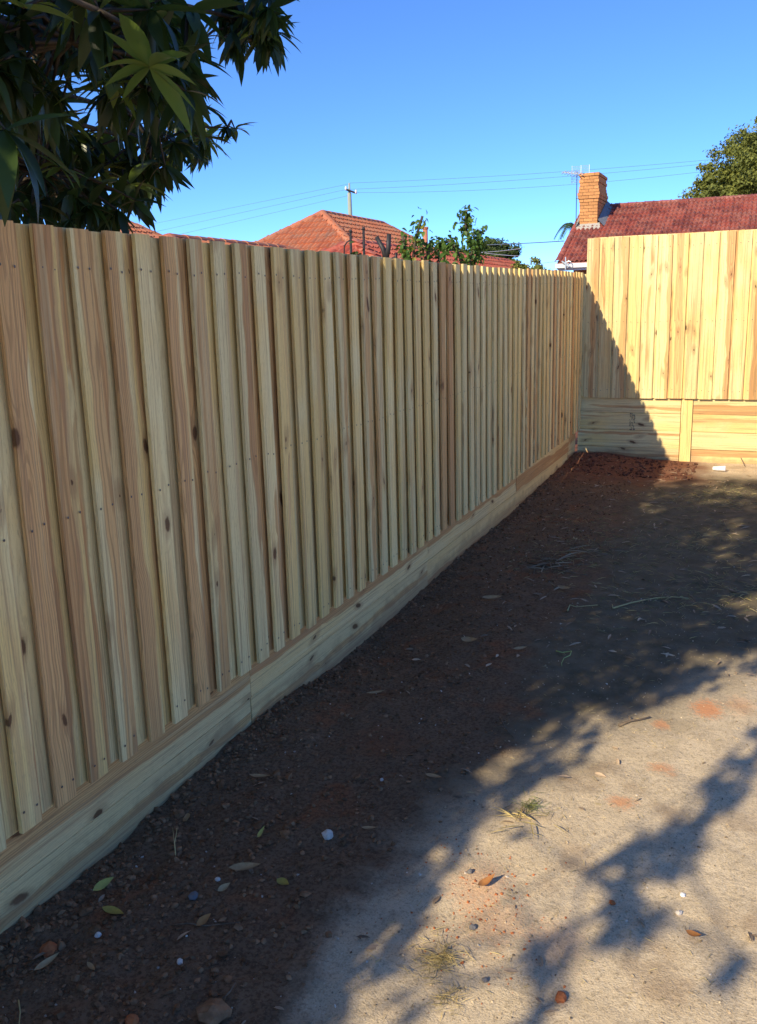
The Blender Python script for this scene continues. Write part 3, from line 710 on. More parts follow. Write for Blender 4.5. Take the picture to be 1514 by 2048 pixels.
for (a, b, c, nm) in WR:
    pa = at_y(*a, PY); d2 = at_y(*c, 57.3); e2 = d2+(d2-at_y(*b, 56.6))*1.1
    wire('power_line', nm+' of the three wires running right from the power pole', (pa, at_y(*b, 56.6), e2), .009, M['wire'])
for (a, b, nm) in [((697, 368), (300, 449), 'topmost'), ((692, 379), (340, 457), 'middle'), ((697, 391), (380, 464), 'lowest')]:
    pa = at_y(*a, PY); pm_ = at_y(*b, 64.0); wire('power_line', nm+' of the three wires sloping down left from the power pole', (pa, pm_, pm_+(pm_-pa)*1.0), .0095, M['wire'])
wire('service_wire', 'single service wire reaching the gable of the red roofed house', (at_y(940, 491, 33), at_y(1040, 487, 30), at_y(1128, 482, 27.2)), .014, M['wire'])
for j, (a, b, lab) in enumerate([((960, 505), (1040, 497), 'pale cable above, crossing the round tree behind the vine'), ((960, 505), (1042, 512), 'pale cable below, crossing the round tree behind the vine'), ((1010, 532), (1118, 522), 'thin cable low over the fence beside the small bush')]):
    wire('service_wire', lab, (at_y(*a, 33), at_y((a[0]+b[0])/2, (a[1]+b[1])/2+1, 30), at_y(*b, 26.0)), .008, M['alu'])

# ------------------------------------------------------------------ foliage
def leaf_cloud(N, pts, nrm, size, asp=0.5, jitter=0.8):
    """one kite-shaped bent leaf per point; returns verts, quads"""
    n = len(pts); a = rng.normal(size=(n, 3)); a /= np.linalg.norm(a, axis=1, keepdims=True)
    nv = nrm+jitter*rng.normal(size=(n, 3)); nv /= np.linalg.norm(nv, axis=1, keepdims=True)
    t1 = np.cross(nv, a); t1 /= np.linalg.norm(t1, axis=1, keepdims=True)+1e-9; t2 = np.cross(nv, t1)
    s = (size*rng.uniform(.6, 1.35, n))[:, None]
    v0 = pts-t1*s; v1 = pts+t2*s*asp+nv*s*.15; v2 = pts+t1*s; v3 = pts-t2*s*asp+nv*s*.15
    Vv = np.stack([v0, v1, v2, v3], 1).reshape(-1, 3)
    return Vv, np.arange(4*n).reshape(-1, 4)
def crown_tree(name, label, base, blobs, nleaf, size, mat, trunk_r, cat='tree', clumps=60, csize=.22, group=None):
    """blobs: (centre, radii); clumps scattered on and in the blobs carry the leaves"""
    b = Vector(base); root = empty(name, b); tag(root, label, cat, group)
    pts, nr = [], []; vol = np.array([r[0]*r[1]*r[2] for c, r in blobs])**(2/3); vol /= vol.sum()
    for (c, r), q in zip(blobs, vol):
        c = np.array(c); r = np.array(r); nc = max(4, int(clumps*q)); d = rng.normal(size=(nc, 3)); d /= np.linalg.norm(d, axis=1, keepdims=True)
        d[:, 2] = np.where(d[:, 2] < -.3, -d[:, 2]*.6, d[:, 2])
        rad = rng.uniform(.62, 1.0, nc)[:, None]; cc = c+d*r*rad
        m_ = int(nleaf*q/nc)+1
        for k_ in range(nc):
            cs_ = csize*np.mean(r)*rng.uniform(.6, 1.3); dd = rng.normal(size=(m_, 3)); dd /= np.linalg.norm(dd, axis=1, keepdims=True)
            pts.append(cc[k_]+dd*cs_*(rng.uniform(.25, 1, m_)[:, None])*np.array([1, 1, .75])); nr.append(dd+d[k_]*.6+np.array([0, 0, .4]))
    pts = np.concatenate(pts); nr = np.concatenate(nr)
    Vv, Fv = leaf_cloud(0, pts, nr, size); me = mesh_np('crown', Vv-np.array(b), Fv, mat)
    cr = obj('crown', me, root); cr['kind'] = 'stuff'
    c0 = Vector(np.mean([c for c, r in blobs], axis=0)); mb_ = MB(); mb_.tube([(0, 0, 0), (c0-b)*.5+Vector((.1, 0, 0)), c0-b], [trunk_r, trunk_r*.8, trunk_r*.4], 8)
    mb_.obj('trunk', M['bark'], root, True)
    mb_ = MB()
    for (c, r) in blobs:
        for k_ in range(5):
            e = Vector(c)+Vector((random.uniform(-.7, .7)*r[0], random.uniform(-.7, .7)*r[1], random.uniform(-.4, .7)*r[2]))
            mb_.tube([(c0-b)*random.uniform(.5, .95), (c0-b)*.4+(e-b)*.6+Vector((0, 0, .1)), e-b], [trunk_r*.4, trunk_r*.22, trunk_r*.06], 5)
    mb_.obj('limbs', M['bark'], root, True)
    return root
crown_tree('round_tree', 'large rounded olive green tree behind the red tiled roof', (1.2, 45, 0),
           [((1.3, 45, 6.2), (4.6, 4.2, 3.7)), ((-1.8, 44.6, 5.5), (2.2, 2.4, 2.0)), ((-.4, 44.8, 7.4), (2.0, 2.2, 1.8)), ((3.2, 45.6, 6.5), (3.4, 3.2, 3.4)), ((-2.9, 44.6, 4.9), (1.2, 1.6, 1.6)), ((-2.2, 44.4, 6.0), (1.4, 1.6, 1.6))], 100000, .075, M['leaf_far'], .35, clumps=700, csize=.16)
crown_tree('round_tree', 'round dark green tree behind the climbing vine and the coral roof', (-13.4, 45, 0),
           [((-13.6, 45, 3.1), (2.1, 2.0, 1.9)), ((-12.35, 44.8, 3.35), (1.15, 1.2, 1.4)), ((-15.0, 45, 2.7), (1.3, 1.2, 1.6))], 30000, .075, M['leaf_mid'], .18, clumps=260, csize=.22)
crown_tree('leafy_bush', 'small light green bush showing over the fence left of the white gutter', (-5.75, 23.9, 0),
           [((-5.75, 23.9, 2.15), (.62, .5, .62)), ((-5.35, 23.9, 1.95), (.45, .4, .5))], 5000, .05, M['leaf_far'], .05, 'bush', clumps=60, csize=.28)

# palm behind the chimney
pmb = Vector((-7.75, 40, 0)); palm = empty('palm_tree', pmb); tag(palm, 'small palm with drooping fronds half hidden behind the brick chimney', 'palm')
mb = MB(); mb.tube([(0, 0, 0), (.05, 0, 2.4), (0, 0, 4.6)], [.16, .12, .10], 8); mb.obj('trunk', M['bark'], palm, True)
for k in range(11):
    an = k*2*math.pi/11+.25; rr = 0.95; mb = MB(); pr = None
    for i in range(11):
        q = i/10; p = Vector((math.cos(an)*rr*q, math.sin(an)*rr*q, 4.6+.42*math.sin(q*2.2)-.75*q*q))
        if pr is not None:
            mb.tube([pr, p], [.016, .012], 4, False)
            sd_ = Vector((-math.sin(an), math.cos(an), 0))
            for s in (-1, 1):
                for hh in (.0, .5):
                    pp = pr.lerp(p, hh); tip = pp+sd_*s*.20+Vector((math.cos(an)*.1, math.sin(an)*.1, -.22)); wv = (p-pr).normalized()*.022
                    mb.add([pp-wv, pp+wv, tip], f3=[(0, 1, 2)])
        pr = p
    mb.obj('frond', M['palm'], palm)

# leaf template (lance shaped, folded along the midrib, drooping)
def lance(Lh=1.0, W=.15, droop=.35, fold=.3, ns=6, tipq=.6):
    Vv = []
    for i in range(ns+1):
        q = i/ns; wv = W*math.sin(math.pi*min(1, q*1.0)**.8)**.9 if 0 < i < ns else (.012 if i == 0 else 0.002)
        x = q*Lh; z = -droop*q*q*Lh
        Vv += [(x, -wv, z+fold*wv), (x, 0, z), (x, wv, z+fold*wv)]
    f = []
    for i in range(ns): f += [(3*i, 3*i+1, 3*i+4, 3*i+3), (3*i+1, 3*i+2, 3*i+5, 3*i+4)]
    return np.array(Vv), np.array(f)

# climbing plants and garden stakes beyond the side fence
def climber(label, stems, nleaf, lsz, mat, base, name='climbing_plant', cat='plant', yellow=0):
    b = Vector(base); root = empty(name, b); tag(root, label, cat)
    mb_ = MB()
    for s in stems: mb_.tube([p-b for p in s], [.012]*len(s), 5)
    mb_.obj('stem', M['bark'], root, True)
    tv, tf_ = lance(1, .34, .25, .35, 4)
    mb_ = MB(); mby = MB()
    for s in stems:
        seg = [(s[i], s[i+1]) for i in range(len(s)-1)]
        vis = [q for q in seg if max(q[0].z, q[1].z) > 1.95]
        for k_ in range(int(nleaf/len(stems))):
            p, q = random.choice(vis); c = p.lerp(q, random.random())+Vector([random.gauss(0, .036) for _ in range(3)])
            Rm = np.array(Euler((random.uniform(-.9, .9), random.uniform(-.3, 1.3), random.uniform(0, 6.28))).to_matrix())
            (mby if random.random() < yellow else mb_).add((tv*lsz*random.uniform(.6, 1.2)) @ Rm.T + np.array(c-b), tf_)
    o_ = mb_.obj('foliage', mat, root); o_['kind'] = 'stuff'
    if mby.n: o_ = mby.obj('yellow_foliage', M['leaf_yellow'], root); o_['kind'] = 'stuff'
def path(pxs, y, y2=None):
    n = len(pxs); return [at_y(a, b, y if y2 is None else y+(y2-y)*i/(n-1)) for i, (a, b) in enumerate(pxs)]
random.seed(31)
climber('dark leafy vine shoot with yellowing leaves in front of the terracotta pipe', [path([(825, 620), (826, 520), (830, 485), (838, 455), (845, 432)], 8.0), path([(840, 620), (850, 520), (858, 500), (852, 485)], 8.1), path([(815, 620), (812, 520), (808, 490), (806, 472)], 8.0)], 330, .055, M['leaf_vine'], at_y(830, 900, 8.0)*1.0, yellow=.12)
climber('tall bushy vine shoot with one spike, right of the terracotta pipe', [path([(935, 620), (940, 525), (945, 500), (935, 470), (930, 440), (934, 420)], 8.6), path([(940, 620), (950, 520), (962, 490), (960, 462)], 8.7), path([(935, 620), (925, 520), (900, 482), (880, 487), (870, 500)], 8.6)], 680, .056, M['leaf_vine'], at_y(940, 900, 8.6))
climber('low sprig of vine leaves between the two taller vine shoots', [path([(880, 640), (880, 530), (878, 512)], 8.2), path([(872, 640), (868, 530), (882, 515)], 8.2)], 60, .07, M['leaf_vine'], at_y(880, 900, 8.2))
climber('few dark leaves poking over the fence under the thin garden stakes', [path([(712, 640), (712, 520), (714, 503)], 7.0), path([(705, 640), (700, 520), (722, 508)], 7.0)], 46, .06, M['leaf_mid'], at_y(712, 900, 7.0))
for (p, q, lab) in (((701, 462), (703, 640), 'left of the two thin dark garden stakes in front of the coral roof'), ((727, 457), (727, 640), 'right of the two thin dark garden stakes in front of the coral roof')):
    a = at_y(*p, 7.0); b = at_y(*q, 7.0); b.z = 0.0
    mb = MB(); mb.tube([(0, 0, 0), a-b], [.011, .010], 6); mb.tube([a-b+Vector((0, 0, -.01)), a-b+Vector((0, 0, .012))], [.014, .010], 6)
    tag(mb.obj('garden_stake', M['darkmetal'], None, True, loc=b), lab, 'stake')
b = at_y(772, 640, 7.0); b.z = 0
pr_ = empty('pruned_branch', b); tag(pr_, 'dark forked pruned branch sticking up over the fence near the garden stakes', 'branch')
P_ = lambda x, y: at_y(x, y, 7.0)-b
mb = MB(); mb.tube([(0, 0, 0), P_(772, 560), P_(772, 515)], [.03, .028, .026], 7); mb.obj('stem', M['darkmetal'], pr_, True)
mb = MB(); mb.tube([P_(772, 520), P_(766, 497), P_(753, 474)], [.022, .02, .017], 7); mb.obj('fork', M['darkmetal'], pr_, True)
mb = MB(); mb.tube([P_(772, 520), P_(777, 495), P_(778, 468)], [.022, .02, .018], 7); mb.obj('fork', M['darkmetal'], pr_, True)
mb = MB(); mb.tube([P_(772, 525), P_(792, 515), P_(793, 505)], [.016, .015, .010], 7); mb.obj('fork', M['darkmetal'], pr_, True)
# bent wire hoop
b = at_y(690, 640, 6.6); b.z = 0
mb = MB(); mb.tube([at_y(x, y, 6.6)-b for x, y in ((688, 640), (688, 508), (689, 492), (694, 484), (700, 481))], [.006]*5, 5); mb.tube([(0, 0, 0), at_y(688, 640, 6.6)-b], [.006]*2, 5)
tag(mb.obj('wire_hoop', M['darkmetal'], None, True, loc=b), 'thin bent wire curling over the fence left of the garden stakes', 'wire')

# ------------------------------------------------------------------ overhanging tree
random.seed(77)
tb = Vector((-3.35, -0.7, 0.0)); tree = empty('leafy_tree', tb)
tag(tree, 'dark tree with long lance shaped leaves overhanging the fence at the upper left', 'tree')
def in_frame(p, mg=0):
    q = proj(p); return q is not None and -mg < q[0] < 1514+mg and -mg < q[1] < 2048+mg
whorls = []   # (pos, scale, kind, visible)
VP = [(-60, -60), (300, -60), (350, 20), (385, 90), (400, 170), (440, 235), (420, 285), (370, 310), (320, 345), (280, 375), (240, 420), (150, 455), (-60, 460)]
VP2 = [(440, 10), (500, -40), (545, -20), (560, 50), (545, 95), (490, 95), (450, 75)]
def pt_in(poly):
    xs_ = [p[0] for p in poly]; ys_ = [p[1] for p in poly]
    while True:
        x = random.uniform(min(xs_), max(xs_)); y = random.uniform(min(ys_), max(ys_))
        if inside(poly, x, y): return x, y
HOLES = [(160, 165, 26), (178, 215, 24), (92, 80, 14), (280, 260, 18), (430, 175, 26), (185, 320, 14)]
n = 0
while n < 300:
    x, y = pt_in(VP)
    if any((x-a)**2+(y-b)**2 < (r*1.5)**2 for a, b, r in HOLES): continue
    d = random.uniform(2.3, 3.7) if x > 200 else random.uniform(1.9, 3.6)
    p = at_y(x, y, d*0.86)
    if y > 215: p = at_y(x, y, max(p.y, at_x(x, y, -2.06).y+random.uniform(0, 1.0)))
    whorls.append((p, random.uniform(.085, .135)*(1.0 if p.y < 2.6 else 1.1), 1 if random.random() < .09 else 0, True)); n += 1
for _ in range(30):
    x, y = pt_in(VP2); whorls.append((at_y(x, y, random.uniform(3.0, 3.4)), random.uniform(.09, .12), 0, True))
for (x, y, d, s, kd) in [(300, 135, 1.6, .118, 1), (45, 15, 1.5, .115, 1), (120, 335, 2.2, .10, 1), (455, 255, 3.0, .095, 0), (470, 258, 3.0, .08, 1), (410, 275, 2.9, .10, 0), (300, 20, 1.9, .14, 0), (350, 285, 2.7, .11, 0), (330, 330, 2.7, .11, 0), (115, 235, 2.2, .10, 1), (10, 260, 1.35, .15, 0), (520, 60, 3.1, .11, 1), (380, 20, 2.2, .13, 0), (95, 395, 2.4, .10, 0), (235, 420, 2.6, .10, 0), (270, 400, 2.6, .10, 0), (180, 410, 2.5, .11, 0), (20, 410, 2.2, .12, 0), (60, 430, 2.3, .12, 0), (140, 440, 2.4, .10, 0)]:
    whorls.append((at_y(x, y, max(d, at_x(x, y, -2.04).y) if y > 240 and x > 30 else d), s, kd, True))
# the crown over the yard side of the fence, out of view, that shades the middle of the yard
SA = [(-1.05, 1.2), (-1.0, 2.0), (-.92, 2.8), (-.72, 3.6), (-.54, 4.1), (-.20, 4.45), (.0, 4.65), (.6, 5.2), (.7, 8.9), (.2, 9.25), (-.4, 9.0), (-1.0, 9.3)]
def caster(x, y, h): return Vector((x+SUN.x/SUN.z*h, y+SUN.y/SUN.z*h, h))
SE = [(-.97, 1.9), (-.82, 2.8), (-.62, 3.45), (-.44, 3.95), (.06, 4.42), (.5, 4.85), (.5, 5.0), (-.1, 5.05), (-.9, 5.5), (-.97, 3.0)]
EL = [(-.93, 1.3), (-.90, 2.0), (-.80, 2.8), (-.62, 3.4), (-.44, 3.9), (-.12, 4.2), (.08, 4.42), (.5, 4.85)]
for _ in range(40):                          # leafy tufts along the lower rim of the crown
    i_ = random.choice((0, 1, 1, 2, 2, 3, 3, 4, 4, 5, 6)); q_ = random.random(); ex_ = EL[i_][0]*(1-q_)+EL[i_+1][0]*q_; ey_ = EL[i_][1]*(1-q_)+EL[i_+1][1]*q_
    o_ = random.uniform(-.12, .09); h_ = random.uniform(2.2, 2.7); sp_ = random.uniform(.02, .055)
    for _k in range(random.randint(3, 7)):
        c = caster(ex_+o_*.8+random.gauss(0, sp_), ey_-o_*.6+random.gauss(0, sp_*2.2), h_+random.uniform(-.05, .05))
        if not in_frame(c, 60): whorls.append((c, random.uniform(.045, .075), 0, False))
SE = [(x-.09 if k_ < 6 else x, y+(.10 if 1 < k_ < 6 else 0)) for k_, (x, y) in enumerate(SE)]
n = 0
while n < 260:
    x, y = pt_in(SE); c = caster(x, y, random.uniform(2.15, 3.0))
    if in_frame(c, 100): continue
    whorls.append((c, random.uniform(.07, .10), 0, False)); n += 1
n = 0; tries = 0
while n < 820 and tries < 20000:
    tries += 1
    x, y = pt_in(SA)
    if 5.15 < y < 5.55 and x > -.18 and random.random() < .93: continue          # gap that lets a light patch through
    h = random.uniform(2.2, 3.2) if y < 5.0 else random.uniform(2.5, 5.4); c = caster(x, y, h)
    if c.y > 1.6 or c.x < -4.0 or c.x > -0.4: continue
    if in_frame(c, 130): continue
    if (c-CAM).length < 0.9: continue
    whorls.append((c, random.uniform(.075, .105) if y < 5.0 else random.uniform(.11, .17), 0, False)); n += 1
# crown between the sun and the leaves that show
vis = [q for q in whorls if q[3]]; n = 0
while n < 170:
    p = random.choice(vis)[0]; c = p+SUN*random.uniform(.8, 3.0)+Vector([random.gauss(0, .1) for _ in range(3)])
    if in_frame(c, 90) or c.z > 5.2: continue
    whorls.append((c, random.uniform(.11, .16), 0, False)); n += 1
# separate branch behind the photographer: its shadow is the broken streak on the dry ground
SBp = [[(1514, 1450), (1440, 1530), (1385, 1600), (1350, 1650), (1390, 1690), (1440, 1630), (1520, 1560), (1560, 1450)], [(1330, 1650), (1260, 1690), (1240, 1735), (1290, 1750), (1400, 1740), (1440, 1690), (1400, 1680)],
       [(1255, 1740), (1235, 1800), (1195, 1870), (1215, 1890), (1270, 1860), (1300, 1770)], [(1300, 1820), (1260, 1870), (1300, 1860), (1335, 1825)], [(1020, 1960), (1075, 1950), (1160, 1915), (1140, 1895), (1060, 1935)], [(1045, 1880), (1110, 1880), (1100, 1900), (1050, 1900)],
       [(745, 2010), (825, 2060), (820, 1990), (810, 1930), (785, 1900), (745, 1900)], [(1020, 2060), (1060, 1990), (1120, 1985), (1090, 2060)], [(860, 1700), (960, 1690), (985, 1640), (1000, 1600), (930, 1600), (860, 1650)], [(1400, 1960), (1514, 1890), (1514, 1930), (1420, 1990)]]
wts = [36, 28, 17, 5, 6, 5, 7, 5, 16, 5]; branchB = []
for pl, nw in zip(SBp, wts):
    for _ in range(nw):
        x, y = pt_in(pl); gpt = at_z(x, y); h = random.uniform(2.4, 3.0)
        branchB.append((caster(gpt.x, gpt.y, h), random.uniform(.045, .075), 0, False))
def whorl_leaves(pos, sc, rnd, up=False):
    nl = rnd.randint(8, 12); out = []
    ax_t = rnd.uniform(-.5, .5); az = rnd.uniform(0, 6.28)
    tiltm = Euler((ax_t, rnd.uniform(-.4, .4), 0)).to_matrix()
    for k_ in range(nl):
        an = az+k_*2.399+rnd.uniform(-.25, .25); pitch = rnd.choice([rnd.uniform(.1, .7), rnd.uniform(.5, 1.35), rnd.uniform(.7, 1.4)])
        if k_ > nl-3: pitch = rnd.uniform(-.9, -.2)
        if up: pitch = rnd.uniform(-.75, .55)
        R_ = tiltm @ Euler((rnd.uniform(-.35, .35), pitch, an)).to_matrix()
        out.append((R_, sc*rnd.uniform(.75, 1.2)))
    return out
templ = [lance(1.0, .125, .30, .25), lance(1.0, .135, .45, .35), lance(1.0, .105, .15, .3)]
lm = {}
for i, (tv, tf_) in enumerate(templ):
    for mk in ('leaf', 'leaf_young'): lm[(i, mk)] = mesh_np('leaf', tv, tf_, M[mk], True)
rnd = random.Random(5)
order = sorted([q for q in whorls if q[3] and in_frame(q[0], 0)], key=lambda q: (q[0]-CAM).length/q[1])
sel = set(id(q) for q in order[:34]); cnt = 0
fol = {'leaf': MB(), 'leaf_young': MB()}
def emit(lst, fol, root, base, indiv):
    global cnt
    for q in lst:
        pos, sc, kd, vz = q
        mk = 'leaf_young' if kd else 'leaf'
        for R_, s in whorl_leaves(pos, sc, rnd, bool(kd)):
            ti = rnd.randrange(3)
            if indiv and id(q) in sel and cnt < 300:
                o_ = obj('leaf', lm[(ti, mk)], root, pos-base, R_.to_euler(), (s, s, s)); cnt += 1
            else:
                tv, tf_ = templ[ti]; fol[mk].add((tv*s) @ np.array(R_).T + np.array(pos-base), tf_)
emit(whorls, fol, tree, tb, True)
for mk, nm in (('leaf', 'foliage'), ('leaf_young', 'young_foliage')):
    if fol[mk].n: o = fol[mk].obj(nm, M[mk], tree, True); o['kind'] = 'stuff'
def skeleton(root, base, top, nodes, nh, r0, lift=.25):
    """limbs from the trunk top to hubs, twigs from hubs to whorls"""
    pts = np.array([p for p in nodes]); idx = rng.choice(len(pts), nh, replace=False); hub = pts[idx].copy()
    for _ in range(6):
        dd = ((pts[:, None]-hub[None])**2).sum(2); asg = dd.argmin(1)
        for h_ in range(nh):
            if (asg == h_).any(): hub[h_] = pts[asg == h_].mean(0)
    tw = MB()
    for h_ in range(nh):
        H = Vector(hub[h_]); mid = (Vector(top)+H)/2+Vector((-.15, -.05, lift*.3))
        mb_ = MB(); mb_.tube([Vector(top)-base-Vector((0, 0, .1)), mid-base, H-base], [r0, r0*.6, r0*.28], 7); mb_.obj('limb', M['bark'], root, True)
        for p in pts[asg == h_]:
            A0 = H; dh = np.linalg.norm(p-hub[h_])
            if dh > .32:                      # far shoots leave from their nearest neighbour, not from the hub
                dp = np.linalg.norm(pts-p, axis=1); dp[dp < 1e-6] = 9; dp[np.linalg.norm(pts-hub[h_], axis=1) >= dh] = 9
                if dp.min() < dh: A0 = Vector(pts[dp.argmin()])
            p = Vector(p); mm = A0.lerp(p, .55)+Vector((0, 0, .03)); tw.tube([A0-base, mm-base, p-base], [.007, .005, .003], 4, False)
    o_ = tw.obj('twigs', M['bark'], root, True); o_['kind'] = 'stuff'
mb = MB(); mb.tube([(0, 0, -.1), (.03, .05, .6), (.1, .02, 1.3), (.2, .15, 2.0), (.35, .3, 2.7)], [.17, .14, .125, .11, .095], 12); mb.obj('trunk', M['bark'], tree, True)
skeleton(tree, tb, tb+Vector((.33, .28, 2.6)), [q[0] for q in whorls], 64, .026)
# second tree behind the camera
t2 = Vector((-3.1, -4.2, 0.0)); tree2 = empty('leafy_tree', t2); tag(tree2, 'slender leafy tree behind the photographer whose shadow falls on the dry ground', 'tree')
fol2 = {'leaf': MB(), 'leaf_young': MB()}; emit(branchB, fol2, tree2, t2, False)
o = fol2['leaf'].obj('foliage', M['leaf'], tree2, True); o['kind'] = 'stuff'
mb = MB(); mb.tube([(0, 0, -.1), (.05, 0, 1.2), (.12, .1, 2.4)], [.09, .075, .06], 10); mb.obj('trunk', M['bark'], tree2, True)
skeleton(tree2, t2, t2+Vector((.12, .1, 2.35)), [q[0] for q in branchB], 5, .008, .1)

# ------------------------------------------------------------------ ground litter
random.seed(99)
def lump(r, sub=1):
    bm_ = bmesh.new(); bmesh.ops.create_icosphere(bm_, subdivisions=sub, radius=1.0)
    Vv = np.array([v.co for v in bm_.verts]); Ff = np.array([[v.index for v in f.verts] for f in bm_.faces]); bm_.free(); return Vv, Ff
ico1 = lump(1, 1); ico2 = lump(1, 2)
def scatter_lumps(n, fn, smin, smax, name, label, mat, powr=2.5, cat='soil', flat=.7):
    mb_ = MB(); k_ = 0
    while k_ < n:
        p = fn()
        if p is None: continue
        s = smin+(smax-smin)*random.random()**powr
        Vv, Ff = ico1; q = Vv*(1+rng.uniform(-.5, .35, (len(Vv), 1)))*np.array([1, rng.uniform(.65, 1), flat*rng.uniform(.7, 1.1)])*s
        Rm = np.array(Euler((random.uniform(-.4, .4), random.uniform(-.4, .4), random.uniform(0, 6.28))).to_matrix())
        mb_.add(q @ Rm.T+np.array([p[0], p[1], ground_z(p[0], p[1])+s*.25]), f3=Ff); k_ += 1
    o_ = mb_.obj(name, mat); tag(o_, label, cat, kind='stuff'); return o_
def dug_pt():
    y = 1.2+8.6*random.random()**1.9; x = FX+random.random()**1.5*(1.0 if y < 3.5 else .75)
    if x > -1.12+.3*fbm(x, y, 1.1, 2)+.1*random.gauss(0, 1): return None
    return x, y
def yard_pt(x0=-1.0, x1=.7, y0=1.3, y1=9.6, pw=1.5):
    return lambda: (random.uniform(x0, x1), y0+(y1-y0)*random.random()**pw)
scatter_lumps(15000, dug_pt, .0015, .013, 'soil_clods', 'loose dark soil clods heaped along the foot of the fence', M['clod'], 3.6)
scatter_lumps(150, lambda: (FX+random.random()**1.6*.7, 1.25+random.random()*1.6), .007, .022, 'soil_lumps', 'larger dark lumps of dug soil near the bottom left', M['clod'], 2.0)
scatter_lumps(900, lambda: (random.uniform(-1.8, -.6), random.uniform(9.0, 9.93)), .003, .022, 'red_soil_clods', 'reddish soil clods heaped in the far fence corner', mat_simple('red_clod', (0.17, 0.075, 0.045), (0.11, 0.05, 0.033), 30, .95, 0, .5, .1, island=.4))
scatter_lumps(3200, yard_pt(-.95, .5, 1.3, 5.5), .0012, .0055, 'fine_gravel', 'fine grit scattered over the pale dry ground', mat_simple('grit', (0.50, 0.40, 0.26), (0.28, 0.21, 0.14), 30, .95, 0, .3, .1, island=.45), 2.5, 'gravel')
scatter_lumps(700, yard_pt(-1.8, .5, 1.3, 9.7, 1.6), .0015, .006, 'pale_grit', 'tiny pale stones sprinkled over the soil', M['pebble'], 3.0, 'gravel')
scatter_lumps(260, lambda: (random.gauss(at_z(965, 1790).x, .11), random.gauss(at_z(965, 1790).y, .15)), .0012, .0055, 'orange_crumbs', 'orange clay crumbs beside the shadow edge', M['orange_clay'], 2.0)
scatter_lumps(1500, lambda: (FX-.045+abs(random.gauss(0, .05)), 1.3+8.6*random.random()**1.4), .003, .016, 'foot_clods', 'crumbled soil banked against the foot of the plinth boards', M['clod'], 2.2)
# leaf litter, straw bits and blades
tvL, tfL = lance(1, .14, .12, .25, 4)
def scatter_leaves(n, fn, smin, smax, name, label, mat, cat, asp=1.0, up=0.25):
    mb_ = MB()
    for _ in range(n):
        p = None
        while p is None: p = fn()
        s = random.uniform(smin, smax); Rm = np.array(Euler((random.uniform(-.5, .5), random.uniform(-up, up*.4), random.uniform(0, 6.28))).to_matrix())
        mb_.add((tvL*np.array([s, s*asp, s])) @ Rm.T+np.array([p[0], p[1], ground_z(p[0], p[1])+.006+.02*s]), tfL)
    o_ = mb_.obj(name, mat); tag(o_, label, cat, kind='stuff')
scatter_leaves(260, yard_pt(-1.8, .6, 1.3, 9.7, 1.2), .015, .055, 'leaf_litter', 'scattered fragments of dry leaves on the soil', M['litter'], 'leaf litter', 1.1)
scatter_leaves(420, yard_pt(-1.5, .5, 4.2, 9.3, 1.0), .03, .09, 'leaf_litter', 'drier leaf scraps strewn over the shaded middle of the yard', M['litter'], 'leaf litter', .55)
scatter_leaves(900, yard_pt(-.9, .6, 1.3, 5.0, 1.3), .012, .035, 'straw_bits', 'short straw bits pressed into the pale dry ground', M['straw'], 'straw', .22, .1)
def clump_pts(cs):
    def f():
        c, s = random.choice(cs); return random.gauss(c.x, s), random.gauss(c.y, s*1.4)
    return f
mid = [(at_z(x, y), s) for x, y, s in ((1400, 1000, .25), (1480, 1180, .22), (1300, 1090, .25), (1130, 1110, .2), (1190, 1040, .3), (1420, 1080, .25), (1320, 1190, .25), (1470, 985, .2))]
scatter_leaves(1500, clump_pts(mid), .03, .075, 'dry_grass', 'patches of sparse dry grass in the shaded middle of the yard', M['straw'], 'grass', .10, .5)
scatter_leaves(1300, clump_pts(mid), .02, .06, 'short_grass', 'sparse low green grass among the shaded soil', M['grass'], 'grass', .12, .9)

def tuft(px, py, n, spread, ln, mat, name, label, cat, flat=.5):
    c = at_z(px, py); c.z = ground_z(c.x, c.y); mb_ = MB()
    for _ in range(n):
        a = random.uniform(0, 6.28); rr = abs(random.gauss(0, spread)); s = ln*random.uniform(.5, 1.2)
        Rm = np.array(Euler((random.uniform(-.6, .6), -random.uniform(0, 1.3)*(1-flat), random.uniform(0, 6.28))).to_matrix())
        mb_.add((tvL*np.array([s, s*.13, s])) @ Rm.T+np.array([rr*math.cos(a), rr*math.sin(a)*1.3, ground_z(c.x+rr*math.cos(a), c.y+rr*math.sin(a)*1.3)-c.z+.006+random.random()*.012]), tfL)
    o_ = empty(name, c); tag(o_, label, cat); q_ = mb_.obj('blades', mat, o_); q_['kind'] = 'stuff'
tuft(1062, 1618, 120, .035, .04, M['grass'], 'grass_tuft', 'small green grass tuft at the edge of the shadow on pale ground', 'grass tuft', .5)
tuft(1040, 1640, 20, .05, .10, M['straw'], 'dry_grass_tuft', 'few long straw stems lying beside the small green tuft', 'grass tuft', .8)
tuft(882, 1905, 190, .045, .045, M['straw'], 'straw_heap', 'small heap of yellow dry grass on sunlit ground near the bottom', 'straw', .9)
tuft(895, 1985, 80, .03, .035, M['straw'], 'straw_heap', 'second, lower patch of yellow straw just above the bottom edge', 'straw', .8)
tuft(1110, 1125, 26, .10, .20, M['litter'], 'brush_pile', 'low pile of dry stalks and leaves in the shaded middle yard', 'brush', .85)
tuft(1205, 1100, 22, .12, .16, M['litter'], 'brush_pile', 'thin scatter of dry stalks above the long pale stalk', 'brush', .85)

